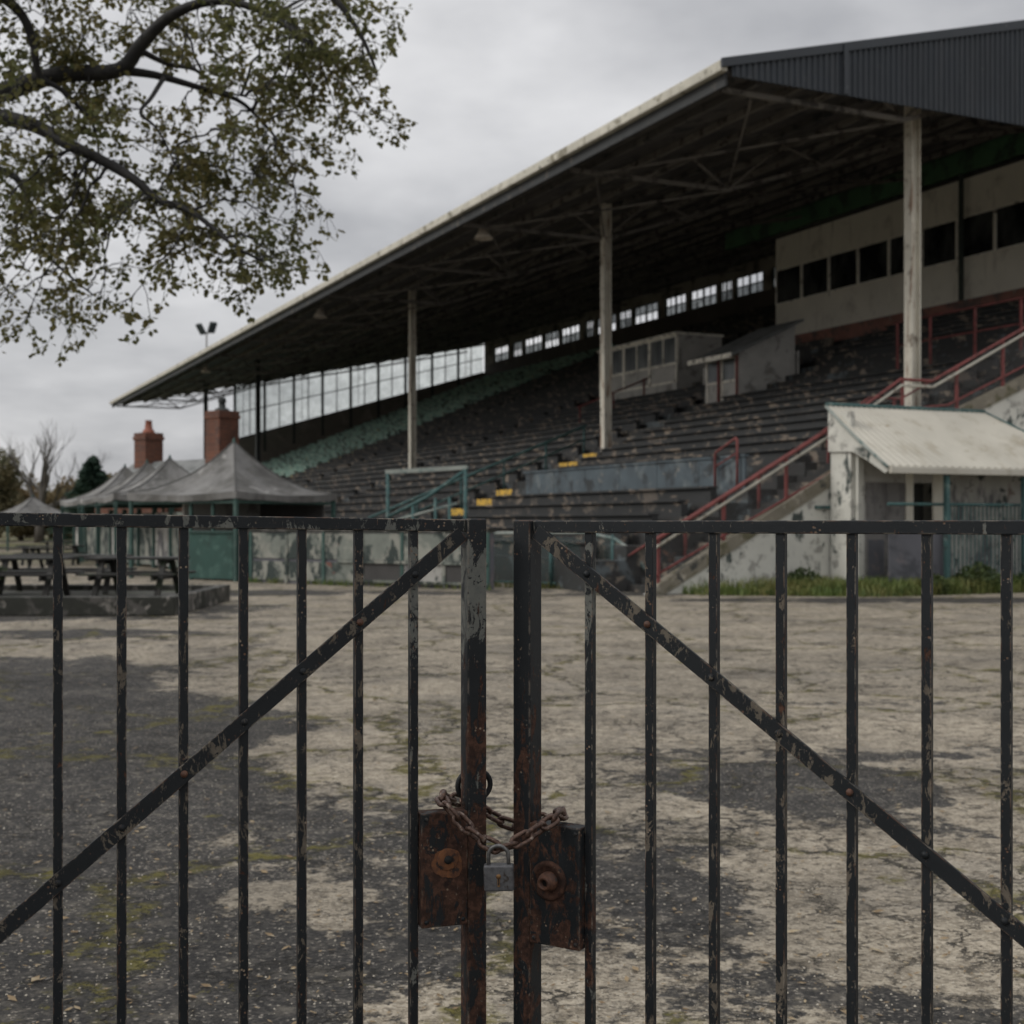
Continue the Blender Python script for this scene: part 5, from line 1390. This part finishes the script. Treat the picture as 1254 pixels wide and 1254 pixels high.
for (u_,v_) in tips:
    if v_ > 200: v_ = v_-28*min(1,(v_-200)/120)
    if u_ > 330: u_ = u_-30*min(1,(u_-330)/100)
    tgt = P(u_, v_, q.uniform(-1.3,1.0))
    best = sorted(limbpts, key=lambda a: ((a[0]-tgt).length*(1.0 if a[0].z > tgt.z-0.2 else 1.35)))
    base, dirb, tt = best[q.randrange(0,4)]
    d = tgt-base; L = d.length
    mid = base+d*0.5+Vector((q.gauss(0,0.06)*L,q.gauss(0,0.08)*L,0.13*L*q.uniform(0.3,1.3)))
    pts = smooth([base, base+(mid-base)*0.5+UP*0.03*L, mid, mid+(tgt-mid)*0.55+UP*0.02*L, tgt], 3)
    pts = [pp+Vector((q.gauss(0,0.012),q.gauss(0,0.012),q.gauss(0,0.012))) for pp in pts]
    r0 = min(0.022, 0.007+0.008*L)
    m_ = len(pts); twigmb.tube([base]+pts[1:], [r0*(1-0.78*i/(m_-1)) for i in range(m_)], 5, caps=False)
    for i in range(2, m_):
        if q.random() < 0.50:
            dd = (pts[i]-pts[i-1]).normalized()
            nd = (dd*0.5+Vector((q.gauss(0,0.8),q.gauss(0,0.8),q.gauss(-0.15,0.55)))).normalized()
            twig(pts[i], nd, q.uniform(0.22,0.46), 0.005, 1)
    twig(pts[-1], (pts[-1]-pts[-2]).normalized()+Vector((0,0,-0.2)), 0.3, 0.004, 1)
for (pp, dd, tt) in limbpts:
    u_ = 627+F*pp.x/pp.y; v_ = HOR-(pp.z-EYE)*F/pp.y
    n_ = 1
    for k in range(n_):
        if tt > 0.2 and q.random() < (0.45 if v_ < 150 else 0.25):
            nd = (dd*0.4+Vector((q.gauss(0,0.7),q.gauss(0,0.9),q.gauss(0.0,0.7)))).normalized()
            twig(pp, nd, q.uniform(0.3,0.6), 0.006, 2 if v_ < 150 else 1)
twigmb.build('twigs', M['bark'], tree)
leafmb.build('foliage', M['leaf'], tree)
print('leaves', len(leafmb.f)//2)

# ------------------------------------------------------------------ litter on the yard
q = random.Random(9); lm = MB()
for i in range(5200):
    Y = 3.6+18*q.random()**1.9; X = q.uniform(-0.46,0.46)*Y
    l = q.uniform(0.006,0.017) if q.random() < 0.9 else q.uniform(0.02,0.032)
    a = q.uniform(0,6.28); d = Vector((math.cos(a),math.sin(a),q.uniform(-0.1,0.25))); sd = Vector((-math.sin(a),math.cos(a),q.uniform(-0.3,0.3)))*l*q.uniform(0.25,0.5)
    p = Vector((X,Y,0.004+l*0.2))
    lm.add([p-d*l, p+sd, p+d*l, p-sd], [(0,1,2,3)])
tag(lm.build('fallen_leaves', M['litter']), 'tiny dry leaves scattered over the yard', 'leaves', kind='stuff')
gm = MB()
for i in range(4200):
    Y = 3.6+9*q.random()**1.6; X = q.uniform(-0.46,0.46)*Y; l = q.uniform(0.002,0.006)
    p = Vector((X,Y,l*0.3)); a = q.uniform(0,6.28); c, s_ = math.cos(a)*l, math.sin(a)*l
    gm.add([p+Vector((c,s_,0)), p+Vector((-s_,c,0)), p+Vector((-c,-s_,0)), p+Vector((s_,-c,0)), p+UP*l*0.9+Vector((c*.2,s_*.2,0))], [(0,1,4),(1,2,4),(2,3,4),(3,0,4)])
tag(gm.build('stone_chips', M['chips']), 'small pale stone chips on the yard', 'gravel', kind='stuff')

# ------------------------------------------------------------------ light, sky, camera
SUN_EL, SUN_AZ = R(36), R(-104)      # sun behind thick cloud, over the viewer's left shoulder
w = bpy.data.worlds.new('World'); scene.world = w; w.use_nodes = True
t = NT(w.node_tree); bg = w.node_tree.nodes['Background']
sky = t.n.new('ShaderNodeTexSky'); sky.sky_type = 'NISHITA'; sky.sun_disc = False
sky.sun_elevation = SUN_EL; sky.sun_rotation = SUN_AZ; sky.dust_density = 3.0
tc = t.n.new('ShaderNodeTexCoord'); dirv = tc.outputs['Generated']
dx, dy, dz = t.xyz(dirv)
zc = t.m('MAXIMUM', dz, 0.02)
pl = t.comb(t.m('DIVIDE', dx, t.m('ADD', zc, 0.22)), t.m('DIVIDE', dy, t.m('ADD', zc, 0.22)), 0.0)
n1 = t.noise(t.sc(pl, (0.9,1.0,1.0)), scale=1.15, det=7, rough=0.52, off=2.6)
n2 = t.noise(t.sc(dirv, (1.0,1.0,1.8)), scale=3.0, det=5, rough=0.5, off=7.7)
cl = t.m('ADD', t.m('MULTIPLY', n1, 0.6), t.m('MULTIPLY', n2, 0.5))
cl = t.step(cl, 0.36, 0.74)
cloud = t.mix(t.rgb((0.35,0.355,0.375)), t.rgb((0.92,0.915,0.92)), cl)
el = t.m('ADD', 0.90, t.m('MULTIPLY', t.step(dz, 0.30, 0.95), 0.75))   # overcast: brighter overhead
cloud = t.mul(cloud, t.m('MULTIPLY', el, 10.0))
colr = t.mix(sky.outputs[0], cloud, 0.93)
t.put(bg.inputs['Color'], colr); bg.inputs['Strength'].default_value = 0.1
sl = bpy.data.lights.new('sun', 'SUN'); sl.energy = 1.1; sl.angle = R(18); sl.color = (1.0,0.97,0.92)
so = bpy.data.objects.new('sun', sl); COL.objects.link(so)
sd = Vector((math.cos(SUN_EL)*math.sin(SUN_AZ), math.cos(SUN_EL)*math.cos(SUN_AZ), math.sin(SUN_EL)))
so.rotation_euler = sd.to_track_quat('Z','Y').to_euler(); so.location = (-20,-10,40)
cd = bpy.data.cameras.new('camera'); co = bpy.data.objects.new('camera', cd); COL.objects.link(co)
co.location = (0,0,EYE); co.rotation_euler = (R(90),0,0)
cd.sensor_width = 36; cd.sensor_fit = 'HORIZONTAL'; cd.lens = 36*F/1254
cd.shift_y = (HOR-627)/1254
cd.clip_start = 0.05; cd.clip_end = 2000
cd.dof.use_dof = True; cd.dof.focus_distance = 2.62; cd.dof.aperture_fstop = 6.3; cd.dof.aperture_blades = 7
scene.camera = co
vs_ = scene.view_settings
vs_.view_transform = 'Standard'; vs_.look = 'None'; vs_.exposure = 0.22; vs_.gamma = 1.0
scene.cycles.use_denoising = True
scene.cycles.max_bounces = 6; scene.cycles.transparent_max_bounces = 16
scene.cycles.sample_clamp_indirect = 4.0
